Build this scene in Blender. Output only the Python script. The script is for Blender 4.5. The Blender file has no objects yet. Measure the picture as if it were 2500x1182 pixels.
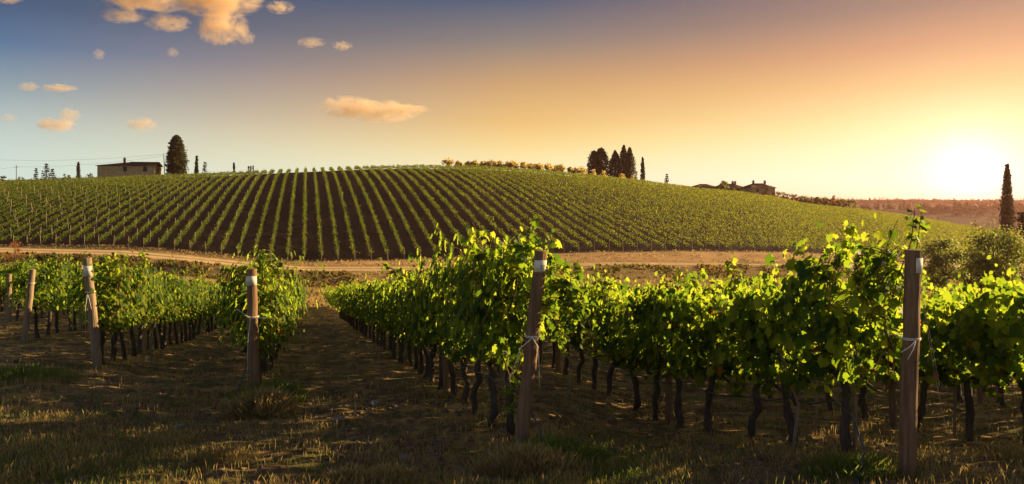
import bpy, math, random
import numpy as np
from mathutils import Vector, Matrix
R = math.radians
random.seed(7)
RNG = np.random.default_rng(7)
scene = bpy.context.scene
C = scene.collection

# ------------------------------------------------------------------ camera, world, sun, exposure
F = 1785.0          # focal length in photo pixels
HY = 490.0          # horizon row of the photo
cam_d = bpy.data.cameras.new('camera')
cam = bpy.data.objects.new('camera', cam_d); C.objects.link(cam)
cam.location = (0, 0, 0); cam.rotation_euler = (R(90), 0, 0)
cam_d.sensor_fit = 'HORIZONTAL'; cam_d.sensor_width = 36.0
cam_d.lens = F / 2500 * 36.0
cam_d.shift_y = (HY - 591) / 2500.0
cam_d.clip_start = 0.1; cam_d.clip_end = 20000
scene.camera = cam

SUN_AZ, SUN_EL = 67.0, 15.0
sdir = Vector((math.sin(R(SUN_AZ)) * math.cos(R(SUN_EL)), math.cos(R(SUN_AZ)) * math.cos(R(SUN_EL)), math.sin(R(SUN_EL))))
sl = bpy.data.lights.new('sun', 'SUN'); sl.energy = 5.0; sl.angle = R(0.6); sl.color = (1.0, 0.72, 0.37)
so = bpy.data.objects.new('sun', sl); C.objects.link(so)
so.rotation_euler = (-sdir).to_track_quat('-Z', 'Y').to_euler()

vs = scene.view_settings
vs.view_transform = 'Standard'; vs.look = 'None'; vs.exposure = 1.42; vs.gamma = 1.0; vs.use_curve_mapping = False
scene.cycles.use_denoising = True
scene.cycles.max_bounces = 8; scene.cycles.diffuse_bounces = 3; scene.cycles.transmission_bounces = 4
scene.cycles.transparent_max_bounces = 8; scene.cycles.volume_bounces = 5
scene.cycles.sample_clamp_indirect = 6.0

def lin(c):
    return tuple(((v / 255) / 12.92 if v / 255 <= 0.04045 else ((v / 255 + 0.055) / 1.055) ** 2.4) for v in c)

class NT:
    def __init__(s, tree): s.t = tree; s.n = tree.nodes; s.l = tree.links
    def new(s, typ, **kw):
        n = s.n.new(typ)
        for k, v in kw.items(): setattr(n, k, v)
        return n
    def link(s, a, b): s.l.new(a, b)
    def val(s, inp, v):
        if hasattr(v, 'is_output') or isinstance(v, bpy.types.NodeSocket): s.l.new(v, inp)
        else: inp.default_value = v
    def math(s, op, a, b=0.0, c=None, clamp=False):
        n = s.new('ShaderNodeMath', operation=op, use_clamp=clamp)
        s.val(n.inputs[0], a); s.val(n.inputs[1], b)
        if c is not None: s.val(n.inputs[2], c)
        return n.outputs[0]
    def ramp(s, fac, stops, interp='LINEAR'):
        n = s.new('ShaderNodeValToRGB'); cr = n.color_ramp; cr.interpolation = interp
        while len(cr.elements) > 1: cr.elements.remove(cr.elements[-1])
        cr.elements[0].position = stops[0][0]; cr.elements[0].color = (*stops[0][1][:3], 1)
        for p, c in stops[1:]:
            e = cr.elements.new(p); e.color = (*c[:3], 1)
        s.val(n.inputs[0], fac); return n.outputs[0]
    def mix(s, fac, a, b, blend='MIX'):
        n = s.new('ShaderNodeMix', data_type='RGBA', blend_type=blend)
        s.val(n.inputs[0], fac)
        for i, v in ((6, a), (7, b)):
            if isinstance(v, (tuple, list)): n.inputs[i].default_value = (*v[:3], 1)
            else: s.l.new(v, n.inputs[i])
        return n.outputs[2]
    def noise(s, scale, detail=4, rough=0.6, vec=None, dist=0.0):
        n = s.new('ShaderNodeTexNoise'); n.inputs['Scale'].default_value = scale
        n.inputs['Detail'].default_value = detail; n.inputs['Roughness'].default_value = rough
        n.inputs['Distortion'].default_value = dist
        if vec is not None: s.l.new(vec, n.inputs['Vector'])
        return n.outputs[0]
    def mapr(s, v, a, b, c=0.0, d=1.0, smooth=True):
        n = s.new('ShaderNodeMapRange'); n.interpolation_type = 'SMOOTHSTEP' if smooth else 'LINEAR'
        s.val(n.inputs[0], v); n.inputs[1].default_value = a; n.inputs[2].default_value = b
        n.inputs[3].default_value = c; n.inputs[4].default_value = d
        return n.outputs[0]

# world: Nishita sky at low strength plus the warm evening gradient round the low sun
world = bpy.data.worlds.new("World"); scene.world = world; world.use_nodes = True
w = NT(world.node_tree); w.n.clear()
GLOW_AZ, GLOW_EL = math.atan((2365 - 1250) / F), math.atan((HY - 415) / F * math.cos(math.atan((2365 - 1250) / F)))
tc = w.new('ShaderNodeTexCoord'); sep = w.new('ShaderNodeSeparateXYZ'); w.link(tc.outputs['Generated'], sep.inputs[0])
X_, Y_, Z_ = sep.outputs
hl = w.math('SQRT', w.math('ADD', w.math('MULTIPLY', X_, X_), w.math('MULTIPLY', Y_, Y_)))
hl = w.math('MAXIMUM', hl, 1e-4)
dt = w.math('ADD', w.math('MULTIPLY', X_, math.sin(GLOW_AZ)), w.math('MULTIPLY', Y_, math.cos(GLOW_AZ)))
t_ = w.math('DIVIDE', w.math('ARCCOSINE', w.math('DIVIDE', dt, hl)), R(67))
def sky_ramp(rows, zen):
    st = [(0.0, lin(rows[0][1]))] + [(0.02 + p, lin(c)) for p, c in rows] + [(0.36, lin(zen)), (0.55, lin((88, 90, 108))), (1.0, lin((92, 96, 120)))]
    return w.ramp(w.math('ADD', Z_, 0.02), st, 'EASE' if False else 'LINEAR')
left = sky_ramp([(.022, (214, 236, 224)), (.06, (200, 218, 210)), (.087, (183, 198, 196)), (.13, (138, 156, 170)), (.175, (80, 110, 150)), (.22, (52, 76, 116))], (38, 54, 92))
mid = sky_ramp([(.03, (255, 246, 204)), (.056, (254, 233, 174)), (.08, (249, 214, 142)), (.106, (238, 190, 116)), (.16, (204, 156, 104)), (.213, (138, 120, 112)), (.265, (70, 78, 108))], (46, 54, 88))
right = sky_ramp([(.03, (255, 253, 220)), (.06, (255, 247, 200)), (.09, (255, 231, 166)), (.137, (243, 186, 114)), (.18, (214, 143, 92)), (.227, (160, 108, 84))], (60, 58, 84))
f1 = w.mapr(t_, .47, 1.0, smooth=False); f2 = w.mapr(t_, .02, .47, smooth=False)
grad = w.mix(f2, right, w.mix(f1, mid, left))
# glow of the low sun
gd = Vector((math.sin(GLOW_AZ) * math.cos(GLOW_EL), math.cos(GLOW_AZ) * math.cos(GLOW_EL), math.sin(GLOW_EL)))
dp = w.new('ShaderNodeVectorMath', operation='DOT_PRODUCT'); w.link(tc.outputs['Generated'], dp.inputs[0]); dp.inputs[1].default_value = gd
ang = w.math('ARCCOSINE', w.math('MINIMUM', dp.outputs['Value'], 1.0))
g1 = w.math('EXPONENT', w.math('MULTIPLY', w.math('POWER', w.math('DIVIDE', ang, R(2.2)), 2.0), -1.0))
g2 = w.math('EXPONENT', w.math('MULTIPLY', w.math('DIVIDE', ang, R(6.0)), -1.0))
glow = w.mix(1.0, w.mix(g1, (0, 0, 0), (.35, .35, .40)), w.mix(g2, (0, 0, 0), (.30, .28, .25)), 'ADD')
grad = w.mix(1.0, grad, glow, 'ADD')
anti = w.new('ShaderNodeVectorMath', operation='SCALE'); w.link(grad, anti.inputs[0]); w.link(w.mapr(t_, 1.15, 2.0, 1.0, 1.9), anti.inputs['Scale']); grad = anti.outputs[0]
below = w.mapr(Z_, -.012, 0.0)
grad = w.mix(below, (.05, .04, .03), grad)
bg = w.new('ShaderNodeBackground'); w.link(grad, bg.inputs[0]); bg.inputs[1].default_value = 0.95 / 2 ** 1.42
sky = w.new('ShaderNodeTexSky', sky_type='NISHITA'); sky.sun_disc = False
sky.sun_elevation = R(SUN_EL); sky.sun_rotation = R(SUN_AZ); sky.air_density = 1.5; sky.dust_density = 2
bg2 = w.new('ShaderNodeBackground'); w.link(sky.outputs[0], bg2.inputs[0]); bg2.inputs[1].default_value = 0.006
add = w.new('ShaderNodeAddShader'); w.link(bg.outputs[0], add.inputs[0]); w.link(bg2.outputs[0], add.inputs[1])
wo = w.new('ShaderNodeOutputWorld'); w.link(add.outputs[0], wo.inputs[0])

# ------------------------------------------------------------------ helpers
def tag(o, label=None, cat=None, group=None, kind=None):
    if label: o['label'] = label
    if cat: o['category'] = cat
    if group: o['group'] = group
    if kind: o['kind'] = kind
    return o
def empty(name, loc, rz=0.0):
    o = bpy.data.objects.new(name, None); C.objects.link(o); o.location = loc; o.rotation_euler = (0, 0, rz)
    o.empty_display_size = 0.3
    return o
def link(name, me, parent=None):
    o = bpy.data.objects.new(name, me); C.objects.link(o)
    if parent is not None: o.parent = parent
    return o
def copy_tree(o, parent=None):
    c = o.copy(); C.objects.link(c); c.parent = parent
    for ch in o.children: copy_tree(ch, c)
    return c
def mesh_np(name, V, T, mat, smooth=False, attrs=None):
    """mesh from vertex array (n,3) and index array (m,k)"""
    V = np.asarray(V, np.float32); T = np.asarray(T, np.int32); k = T.shape[1]
    me = bpy.data.meshes.new(name)
    me.vertices.add(len(V)); me.vertices.foreach_set('co', V.ravel())
    me.loops.add(T.size); me.loops.foreach_set('vertex_index', T.ravel())
    me.polygons.add(len(T)); me.polygons.foreach_set('loop_start', np.arange(0, T.size, k, dtype=np.int32))
    if smooth: me.polygons.foreach_set('use_smooth', np.ones(len(T), bool))
    if attrs:
        for an, av in attrs.items():
            a = me.attributes.new(an, 'FLOAT', 'POINT'); a.data.foreach_set('value', np.asarray(av, np.float32))
    me.update(calc_edges=True); me.validate()
    if mat: me.materials.append(mat)
    return me
class MB:
    """collects shapes into one mesh"""
    def __init__(s): s.v = []; s.f = []
    def add(s, V, Fc):
        b = len(s.v); s.v += [tuple(map(float, p)) for p in V]; s.f += [tuple(b + i for i in f) for f in Fc]; return s
    def box(s, c, d, rz=0.0, taper=1.0):
        x, y, z = (v / 2 for v in d); V = []
        for k, (sx, sy, sz) in enumerate([(-1,-1,-1),(1,-1,-1),(1,1,-1),(-1,1,-1),(-1,-1,1),(1,-1,1),(1,1,1),(-1,1,1)]):
            tp = taper if sz > 0 else 1.0
            px, py = sx * x * tp, sy * y * tp
            V.append((c[0] + px * math.cos(rz) - py * math.sin(rz), c[1] + px * math.sin(rz) + py * math.cos(rz), c[2] + sz * z))
        return s.add(V, [(0,3,2,1),(4,5,6,7),(0,1,5,4),(1,2,6,5),(2,3,7,6),(3,0,4,7)])
    def tube(s, pts, rad, n=8, cap=True, jit=0.0):
        pts = [Vector(p) for p in pts]; m = len(pts)
        rad = rad if hasattr(rad, '__len__') else [rad] * m
        V = []; prev = Vector((1, 0, 0))
        for i, p in enumerate(pts):
            d = (pts[min(i + 1, m - 1)] - pts[max(i - 1, 0)]).normalized()
            a = prev - d * prev.dot(d)
            if a.length < 1e-3: a = Vector((0, 1, 0)) - d * d.y
            a.normalize(); b = d.cross(a); prev = a
            for k in range(n):
                t = 2 * math.pi * k / n; r = rad[i] * (1 + jit * (random.random() - .5) * 2)
                V.append(p + a * (math.cos(t) * r) + b * (math.sin(t) * r))
        Fc = [(i * n + k, i * n + (k + 1) % n, (i + 1) * n + (k + 1) % n, (i + 1) * n + k) for i in range(m - 1) for k in range(n)]
        if cap: Fc += [tuple(reversed(range(n))), tuple(range((m - 1) * n, m * n))]
        return s.add(V, Fc)
    def mesh(s, name, mat, smooth=False):
        me = bpy.data.meshes.new(name); me.from_pydata(s.v, [], s.f)
        if smooth: me.polygons.foreach_set('use_smooth', np.ones(len(me.polygons), bool))
        me.update()
        if mat: me.materials.append(mat)
        return me
    def build(s, name, mat, parent=None, smooth=False): return link(name, s.mesh(name, mat, smooth), parent)

def vnoise(x, y, sc, seed=0):
    """value noise in 0..1 for arrays"""
    x = np.asarray(x, float) / sc; y = np.asarray(y, float) / sc
    xi = np.floor(x).astype(np.int64); yi = np.floor(y).astype(np.int64); fx = x - xi; fy = y - yi
    fx = fx * fx * (3 - 2 * fx); fy = fy * fy * (3 - 2 * fy)
    def h(a, b):
        n = (a * 374761393 + b * 668265263 + seed * 974711) & 0xffffffff
        n = ((n ^ (n >> 13)) * 1274126177) & 0xffffffff
        return ((n ^ (n >> 16)) & 0xffff) / 65535.0
    return (h(xi, yi) * (1 - fx) + h(xi + 1, yi) * fx) * (1 - fy) + (h(xi, yi + 1) * (1 - fx) + h(xi + 1, yi + 1) * fx) * fy
def sstep(x, a, b):
    t = np.clip((x - a) / (b - a), 0, 1); return t * t * (3 - 2 * t)

# ------------------------------------------------------------------ terrain
def tab(d): return np.array([k for k in d]), np.array([d[k] for k in d], float)
CREST_Y = tab({-300:443, 0:440, 250:432, 450:425, 600:418, 745:411, 900:404, 1000:402, 1150:403, 1300:412, 1430:425, 1550:437, 1700:457, 1800:466, 1890:478, 1960:494, 2090:507, 2200:521, 2300:538, 2415:558, 2600:585, 2900:600})
CREST_D = tab({-300:300, 250:290, 745:264, 900:258, 1000:255, 1150:255, 1300:265, 1430:280, 1550:290, 1700:310, 1800:320, 1900:330, 2100:345, 2300:350, 2600:360})
BASE_D = tab({0:137, 250:132, 450:128, 600:125, 745:124, 1000:126, 1300:128, 1500:131, 1700:135, 1900:140, 2100:146, 2300:152, 2500:158})
BASE_Y = tab({0:599, 250:599, 450:611, 600:628, 745:637, 1000:632, 1300:618, 1500:613, 1700:612, 1900:614, 2100:622, 2300:632, 2500:640})
ROAD_D = tab({0:126, 300:120, 450:114, 600:110, 745:109, 1000:110, 1300:114, 1500:118, 1900:124, 2300:130, 2500:133})
ROAD_Y = tab({0:611, 300:618, 450:631, 600:646, 745:657, 1000:657, 1300:650, 1500:644, 1900:646, 2300:650, 2500:653})
ROAD_W = tab({0:6.5, 300:7.0, 450:6.5, 600:5, 745:4, 1000:4.2, 1300:3.2, 1500:2.4, 2500:2.4})
def it(t, u): return np.interp(u, t[0], t[1])
def zpix(y, d): return (HY - y) / F * d
def hgt(X, Y, micro=True):
    X = np.asarray(X, float); Y = np.asarray(Y, float); X, Y = np.broadcast_arrays(X, Y)
    Yc = np.maximum(Y, 3.0)
    u = np.clip(1250 + F * X / Yc, -300, 2900)
    # near field
    plane = -1.6 - .127 * np.clip(Y, -10, 70)
    L = np.clip((748 - u) / 748, 0, 1)
    res = 1.9 * (np.clip(Y, 0, 75) / 60) ** 1.3 * sstep(L, .2, .9) - .3 * sstep(u, 1300, 1600) * sstep(Y, 6, 10)
    near = plane + res
    rd, rz, rw = it(ROAD_D, u), zpix(it(ROAD_Y, u), it(ROAD_D, u)), it(ROAD_W, u)
    bd, bz = it(BASE_D, u), zpix(it(BASE_Y, u), it(BASE_D, u))
    cd = it(CREST_D, u); cz = zpix(it(CREST_Y, u), cd) - 1.5
    e1 = rd - rw - .8; e0 = e1 - 7.0
    low = rz - 1.3
    def seg(a, b, za, zb):
        t = np.clip((Y - a) / (b - a), 0, 1); return za + (zb - za) * t * t * (3 - 2 * t)
    n70 = -1.6 - .127 * 70 + 1.9 * (70 / 60) ** 1.3 * sstep(L, .2, .9) - .3 * sstep(u, 1300, 1600)
    zf = np.where(Y < 70, near, seg(70, e0, n70, low))
    zf = np.where(Y > e0, seg(e0, e1, low, rz), zf)
    zf = np.where(Y > rd + rw, seg(rd + rw, bd - 1, rz, bz), zf)
    s = np.clip((Y - bd) / (cd - bd), 0, 1)
    hill = bz + (cz - bz) * (1 - (1 - s) ** 1.6)
    zf = np.where(Y > bd - 1, np.where(Y < bd, bz, hill), zf)
    # behind the crest, valley and far ridges
    drop = np.clip((Y - cd) / 260, 0, 1); drop = drop * drop * (3 - 2 * drop)
    far = cz + (-32 - cz) * drop
    ridge2 = 18 * np.exp(-((Y - 900 - .10 * X) / 190) ** 2) * (0.7 + .6 * vnoise(X, Y * 0, 260, 3))
    ridge3 = 27 * sstep(Y, 1150, 1750) * (.90 + .14 * vnoise(X, Y * 0, 420, 5)) - 22 * sstep(Y, 2100, 3600)
    far = far + ridge2 + ridge3
    zf = np.where(Y > cd, far, zf)
    # sides and back: gentle ground
    az = np.degrees(np.arctan2(X, Y))
    bl = sstep(np.abs(az), 48, 62)
    r = np.hypot(X, Y)
    back = -1.6 - .127 * np.clip(Y, -10, 40) - 8 * sstep(r, 60, 300)
    z = zf * (1 - bl) + back * bl
    if micro:
        a = 1 - sstep(Y, 30, 70)
        z = z + a * (.10 * (vnoise(X, Y, 1.3, 1) - .5) + .055 * (vnoise(X, Y, .35, 2) - .5) + .035 * (vnoise(X, Y, .13, 4) - .5))
        z = z + .25 * (vnoise(X, Y, 6, 9) - .5) * sstep(Y, 72, 80) * (1 - sstep(Y, rd - rw - 1.5, rd - rw - .5))
        z = z + .22 * (vnoise(X, Y, 3, 11) - .5) * sstep(Y, rd + rw + .5, rd + rw + 1.5)
    return z
def H(x, y): return float(hgt(x, y))
def at(u, y, d): return Vector(((u - 1250) / F * d, d, (HY - y) / F * d))

# ------------------------------------------------------------------ materials
def newmat(name):
    m = bpy.data.materials.new(name); m.use_nodes = True; n = NT(m.node_tree); n.n.clear()
    out = n.new('ShaderNodeOutputMaterial'); return m, n, out
def principled(n, out, col, rough=.8, spec=.3, bump=None, bd=.02, bs=1.0):
    p = n.new('ShaderNodeBsdfPrincipled')
    if isinstance(col, (tuple, list)): p.inputs['Base Color'].default_value = (*col[:3], 1)
    else: n.link(col, p.inputs['Base Color'])
    p.inputs['Roughness'].default_value = rough; p.inputs['Specular IOR Level'].default_value = spec
    if bump is not None:
        b = n.new('ShaderNodeBump'); b.inputs['Distance'].default_value = bd; b.inputs['Strength'].default_value = bs
        n.link(bump, b.inputs['Height']); n.link(b.outputs[0], p.inputs['Normal'])
    n.link(p.outputs[0], out.inputs[0]); return p
def leaf_mat(name, cols, trans, tfac=.5, rough=.45, spec=.35, accents=None):
    """cols: list of base colours picked per leaf; trans: list of transmitted colours"""
    m, n, out = newmat(name)
    g = n.new('ShaderNodeNewGeometry'); rnd = g.outputs['Random Per Island']
    k = len(cols)
    base = n.ramp(rnd, [(i / (k - 1), c) for i, c in enumerate(cols)])
    tr = n.ramp(rnd, [(i / (k - 1), c) for i, c in enumerate(trans)])
    if accents:
        r2 = n.math('FRACT', n.math('MULTIPLY', rnd, 37.77))
        sel = n.math('LESS_THAN', r2, accents[0])
        base = n.mix(sel, base, accents[1]); tr = n.mix(sel, tr, accents[2])
    tco = n.new('ShaderNodeTexCoord')
    nz = n.noise(3.0, 2, .5, tco.outputs['Object'])
    v = n.mapr(nz, .3, .7, .75, 1.2, False)
    oi = n.new('ShaderNodeObjectInfo')
    v = n.math('MULTIPLY', v, n.mapr(oi.outputs['Random'], 0, 1, .88, 1.12, False))
    cmb = n.new('ShaderNodeCombineColor'); [n.link(v, cmb.inputs[i]) for i in range(3)]
    base = n.mix(1.0, base, cmb.outputs[0], 'MULTIPLY')
    p = n.new('ShaderNodeBsdfPrincipled'); n.link(base, p.inputs['Base Color'])
    p.inputs['Roughness'].default_value = rough; p.inputs['Specular IOR Level'].default_value = spec
    t = n.new('ShaderNodeBsdfTranslucent'); n.link(tr, t.inputs['Color'])
    mx = n.new('ShaderNodeMixShader'); mx.inputs[0].default_value = tfac
    n.link(p.outputs[0], mx.inputs[1]); n.link(t.outputs[0], mx.inputs[2]); n.link(mx.outputs[0], out.inputs[0])
    return m
M = {}
M['leaf'] = leaf_mat('grape_leaf', [(.018, .045, .008), (.040, .080, .010), (.11, .14, .012), (.20, .20, .02)],
                     [(.10, .20, .012), (.26, .40, .02), (.44, .56, .03), (.62, .68, .05)], .5, .6, .14,
                     (.004, (.40, .10, .02), (.8, .25, .02)))
M['hill_leaf'] = leaf_mat('hill_vine_leaf', [(.025, .060, .008), (.045, .090, .010), (.08, .12, .012), (.13, .13, .015)],
                          [(.12, .20, .015), (.26, .34, .02), (.42, .43, .03), (.50, .43, .04)], .42, .7, .12)
M['cypress'] = leaf_mat('cypress_foliage', [(.018, .026, .008), (.03, .035, .01), (.05, .04, .015)], [(.05, .05, .01), (.08, .07, .02), (.12, .07, .02)], .2, .8, .1)
M['fir'] = leaf_mat('fir_needles', [(.02, .032, .012), (.035, .045, .015)], [(.04, .06, .01), (.06, .07, .02)], .2, .8, .1)
M['olive'] = leaf_mat('olive_leaf', [(.22, .18, .06), (.32, .25, .08), (.42, .30, .10)], [(.8, .62, .18), (.95, .75, .25), (1, .75, .25)], .55, .6, .2)
M['bush'] = leaf_mat('bush_leaf', [(.04, .05, .012), (.06, .065, .015), (.10, .07, .02)], [(.16, .16, .03), (.25, .2, .04), (.35, .2, .05)], .4, .7, .15)
M['tree_leaf'] = leaf_mat('tree_leaf', [(.04, .06, .014), (.06, .08, .018), (.10, .11, .025)], [(.18, .26, .04), (.32, .38, .06), (.5, .46, .1)], .45, .55, .3)
M['red_leaf'] = leaf_mat('dry_red_leaf', [(.16, .05, .02), (.22, .08, .03), (.20, .12, .04)], [(.5, .18, .05), (.6, .25, .08), (.6, .3, .1)], .4, .7, .1)
M['grass_green'] = leaf_mat('green_grass', [(.05, .08, .02), (.08, .12, .025), (.14, .15, .035)], [(.2, .3, .04), (.3, .4, .05), (.4, .42, .08)], .35, .6, .2)
M['grass_dry'] = leaf_mat('dry_grass', [(.24, .18, .06), (.40, .28, .10), (.55, .40, .15)], [(.35, .25, .08), (.5, .36, .12), (.6, .42, .15)], .35, .6, .2)
M['litter'] = leaf_mat('straw_litter', [(.12, .09, .04), (.24, .17, .07), (.34, .24, .10), (.25, .10, .035)], [(.2, .14, .05), (.25, .18, .06), (.3, .2, .08), (.3, .1, .03)], .15, .8, .1)

def bark(name, c1, c2, sc=(14, 14, 2.0), bd=.012):
    m, n, out = newmat(name)
    tco = n.new('ShaderNodeTexCoord'); mp = n.new('ShaderNodeMapping'); mp.inputs['Scale'].default_value = sc
    n.link(tco.outputs['Object'], mp.inputs[0])
    a = n.noise(1.6, 6, .7, mp.outputs[0], .4)
    col = n.ramp(a, [(.25, c1), (.7, c2)])
    b2 = n.noise(2.2, 3, .5, tco.outputs['Object'])
    col = n.mix(n.mapr(b2, .45, .7, 0, .5), col, tuple(v * .45 for v in c2))
    principled(n, out, col, .9, .15, a, bd); return m
M['bark'] = bark('vine_bark', (.03, .022, .016), (.12, .085, .06))
M['post'] = bark('weathered_post_wood', (.07, .038, .02), (.34, .20, .10), (11, 11, .9), .014)
M['post_grey'] = bark('grey_post_wood', (.09, .062, .038), (.40, .29, .17), (11, 11, .9), .012)
M['cane'] = bark('cane_bark', (.10, .045, .02), (.22, .10, .045), (10, 10, 4), .002)
M['tree_bark'] = bark('tree_bark', (.04, .03, .02), (.12, .09, .06), (3, 3, .8), .05)
def plain(name, col, rough=.6, spec=.3, var=.2, sc=8, metal=0.0):
    m, n, out = newmat(name); tco = n.new('ShaderNodeTexCoord')
    a = n.noise(sc, 5, .6, tco.outputs['Object'])
    c = n.ramp(a, [(.3, tuple(v * (1 - var) for v in col)), (.7, tuple(min(1, v * (1 + var)) for v in col))])
    p = principled(n, out, c, rough, spec, a, .002); p.inputs['Metallic'].default_value = metal; return m
M['wire'] = plain('galvanised_wire', (.55, .53, .48), .4, .5, .2, 20, .6)
M['dull_wire'] = plain('dull_rusty_wire', (.20, .16, .12), .8, .1, .2, 20)
M['twine'] = plain('white_twine', (.75, .72, .62), .7, .2, .15, 30)
M['hose'] = plain('black_drip_hose', (.025, .03, .05), .35, .6, .3, 6)
M['paper'] = plain('paper_label', (.72, .66, .50), .7, .2, .12, 14)
M['ink'] = plain('black_ink', (.02, .02, .02), .7, .1, .1, 10)
M['white'] = plain('white_paint', (.64, .58, .46), .7, .2, .12, 20)
M['stone'] = plain('field_stone', (.24, .20, .16), .9, .2, .35, 9)
M['clod'] = plain('soil_clod', (.14, .095, .058), 1.0, .05, .5, 12)
M['cable'] = plain('black_cable', (.05, .05, .05), .6, .3, .1, 3)
M['dark_wood'] = plain('dark_pole_wood', (.10, .07, .045), .8, .2, .3, 2)
M['pale_post'] = plain('pale_weathered_post', (.50, .42, .30), .8, .2, .2, 2)
M['glass'] = plain('dark_window_glass', (.02, .022, .025), .6, .2, .1, 2)
M['shutter'] = plain('brown_shutter', (.05, .035, .025), .7, .2, .2, 3)
M['brick'] = plain('brick_chimney', (.20, .10, .06), .9, .1, .3, 4)
def masonry():
    m, n, out = newmat('stone_wall'); tco = n.new('ShaderNodeTexCoord')
    v = n.new('ShaderNodeTexVoronoi'); v.inputs['Scale'].default_value = 2.2; n.link(tco.outputs['Object'], v.inputs['Vector'])
    a = n.noise(1.2, 5, .6, tco.outputs['Object'])
    col = n.ramp(a, [(.3, (.44, .30, .12)), (.7, (.66, .47, .21))])
    col = n.mix(n.mapr(v.outputs['Distance'], .2, .6, 0, .35), col, (.12, .08, .05))
    principled(n, out, col, .95, .1, v.outputs['Distance'], .04); return m
M['masonry'] = masonry()
def tiles():
    m, n, out = newmat('terracotta_roof_tiles'); tco = n.new('ShaderNodeTexCoord')
    wv = n.new('ShaderNodeTexWave'); wv.inputs['Scale'].default_value = 1.6; wv.inputs['Distortion'].default_value = .6
    n.link(tco.outputs['Object'], wv.inputs[0])
    a = n.noise(1.5, 5, .6, tco.outputs['Object'])
    col = n.ramp(a, [(.3, (.07, .035, .02)), (.7, (.19, .09, .05))])
    col = n.mix(n.mapr(wv.outputs[0], 0, .5, .5, 0), col, (.04, .02, .015))
    principled(n, out, col, .9, .1, wv.outputs[0], .08); return m
M['tiles'] = tiles()

def ground_mat():
    m, n, out = newmat('vineyard_ground')
    g = n.new('ShaderNodeNewGeometry'); pos = g.outputs['Position']
    def attr(nm):
        a = n.new('ShaderNodeAttribute'); a.attribute_name = nm; return a.outputs['Fac']
    n1 = n.noise(1.1, 6, .65, pos); n2 = n.noise(9.0, 6, .7, pos); n3 = n.noise(.12, 4, .6, pos); n4 = n.noise(45, 4, .7, pos)
    soil = n.ramp(n2, [(.3, (.045, .027, .012)), (.55, (.125, .076, .032)), (.75, (.26, .165, .07))])
    soil = n.mix(n.mapr(n4, .5, .7, 0, .5), soil, (.28, .20, .11))
    gr = n.ramp(n2, [(.3, (.05, .06, .012)), (.7, (.14, .14, .03))])
    dry = n.ramp(n2, [(.28, (.22, .125, .05)), (.5, (.48, .29, .11)), (.75, (.62, .40, .16))])
    rust = n.ramp(n2, [(.3, (.25, .135, .055)), (.7, (.54, .33, .145))])
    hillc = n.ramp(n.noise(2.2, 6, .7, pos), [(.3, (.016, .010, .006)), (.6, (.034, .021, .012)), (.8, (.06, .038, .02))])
    wood = n.ramp(n.noise(.05, 6, .7, pos), [(.35, (.010, .012, .006)), (.5, (.022, .02, .010)), (.62, (.035, .026, .016))])
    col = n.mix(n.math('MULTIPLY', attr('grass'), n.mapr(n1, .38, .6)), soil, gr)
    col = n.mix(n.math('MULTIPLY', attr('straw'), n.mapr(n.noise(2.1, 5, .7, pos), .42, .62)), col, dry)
    col = n.mix(attr('dry'), col, n.mix(n.mapr(n3, .35, .65), dry, n.mix(.5, gr, dry)))
    col = n.mix(attr('rust'), col, n.mix(n.mapr(n.noise(.35, 4, .6, pos), .35, .6, 0, .6), rust, dry))
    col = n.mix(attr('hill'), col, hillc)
    col = n.mix(attr('far'), col, wood)
    hh = n.math('ADD', n.math('MULTIPLY', n2, 1.0), n.math('MULTIPLY', n4, .35))
    principled(n, out, col, .97, .08, hh, .06, 1.0); return m
M['ground'] = ground_mat()
def road_mat():
    m, n, out = newmat('dirt_track')
    g = n.new('ShaderNodeNewGeometry'); pos = g.outputs['Position']
    a = n.noise(.5, 6, .7, pos); b = n.noise(4, 5, .7, pos)
    at_ = n.new('ShaderNodeAttribute'); at_.attribute_name = 'side'
    col = n.ramp(b, [(.3, (.50, .33, .15)), (.7, (.70, .47, .22))])
    grass = n.ramp(b, [(.3, (.18, .13, .05)), (.7, (.34, .24, .10))])
    edge = n.math('MULTIPLY', n.mapr(at_.outputs['Fac'], .45, .95), n.mapr(a, .3, .55))
    cen = n.math('MULTIPLY', n.mapr(at_.outputs['Fac'], .34, .08), n.mapr(a, .3, .5, 0, .9))
    col = n.mix(n.math('MAXIMUM', edge, cen), col, grass)
    principled(n, out, col, .95, .1, b, .08); return m
M['road'] = road_mat()

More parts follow.
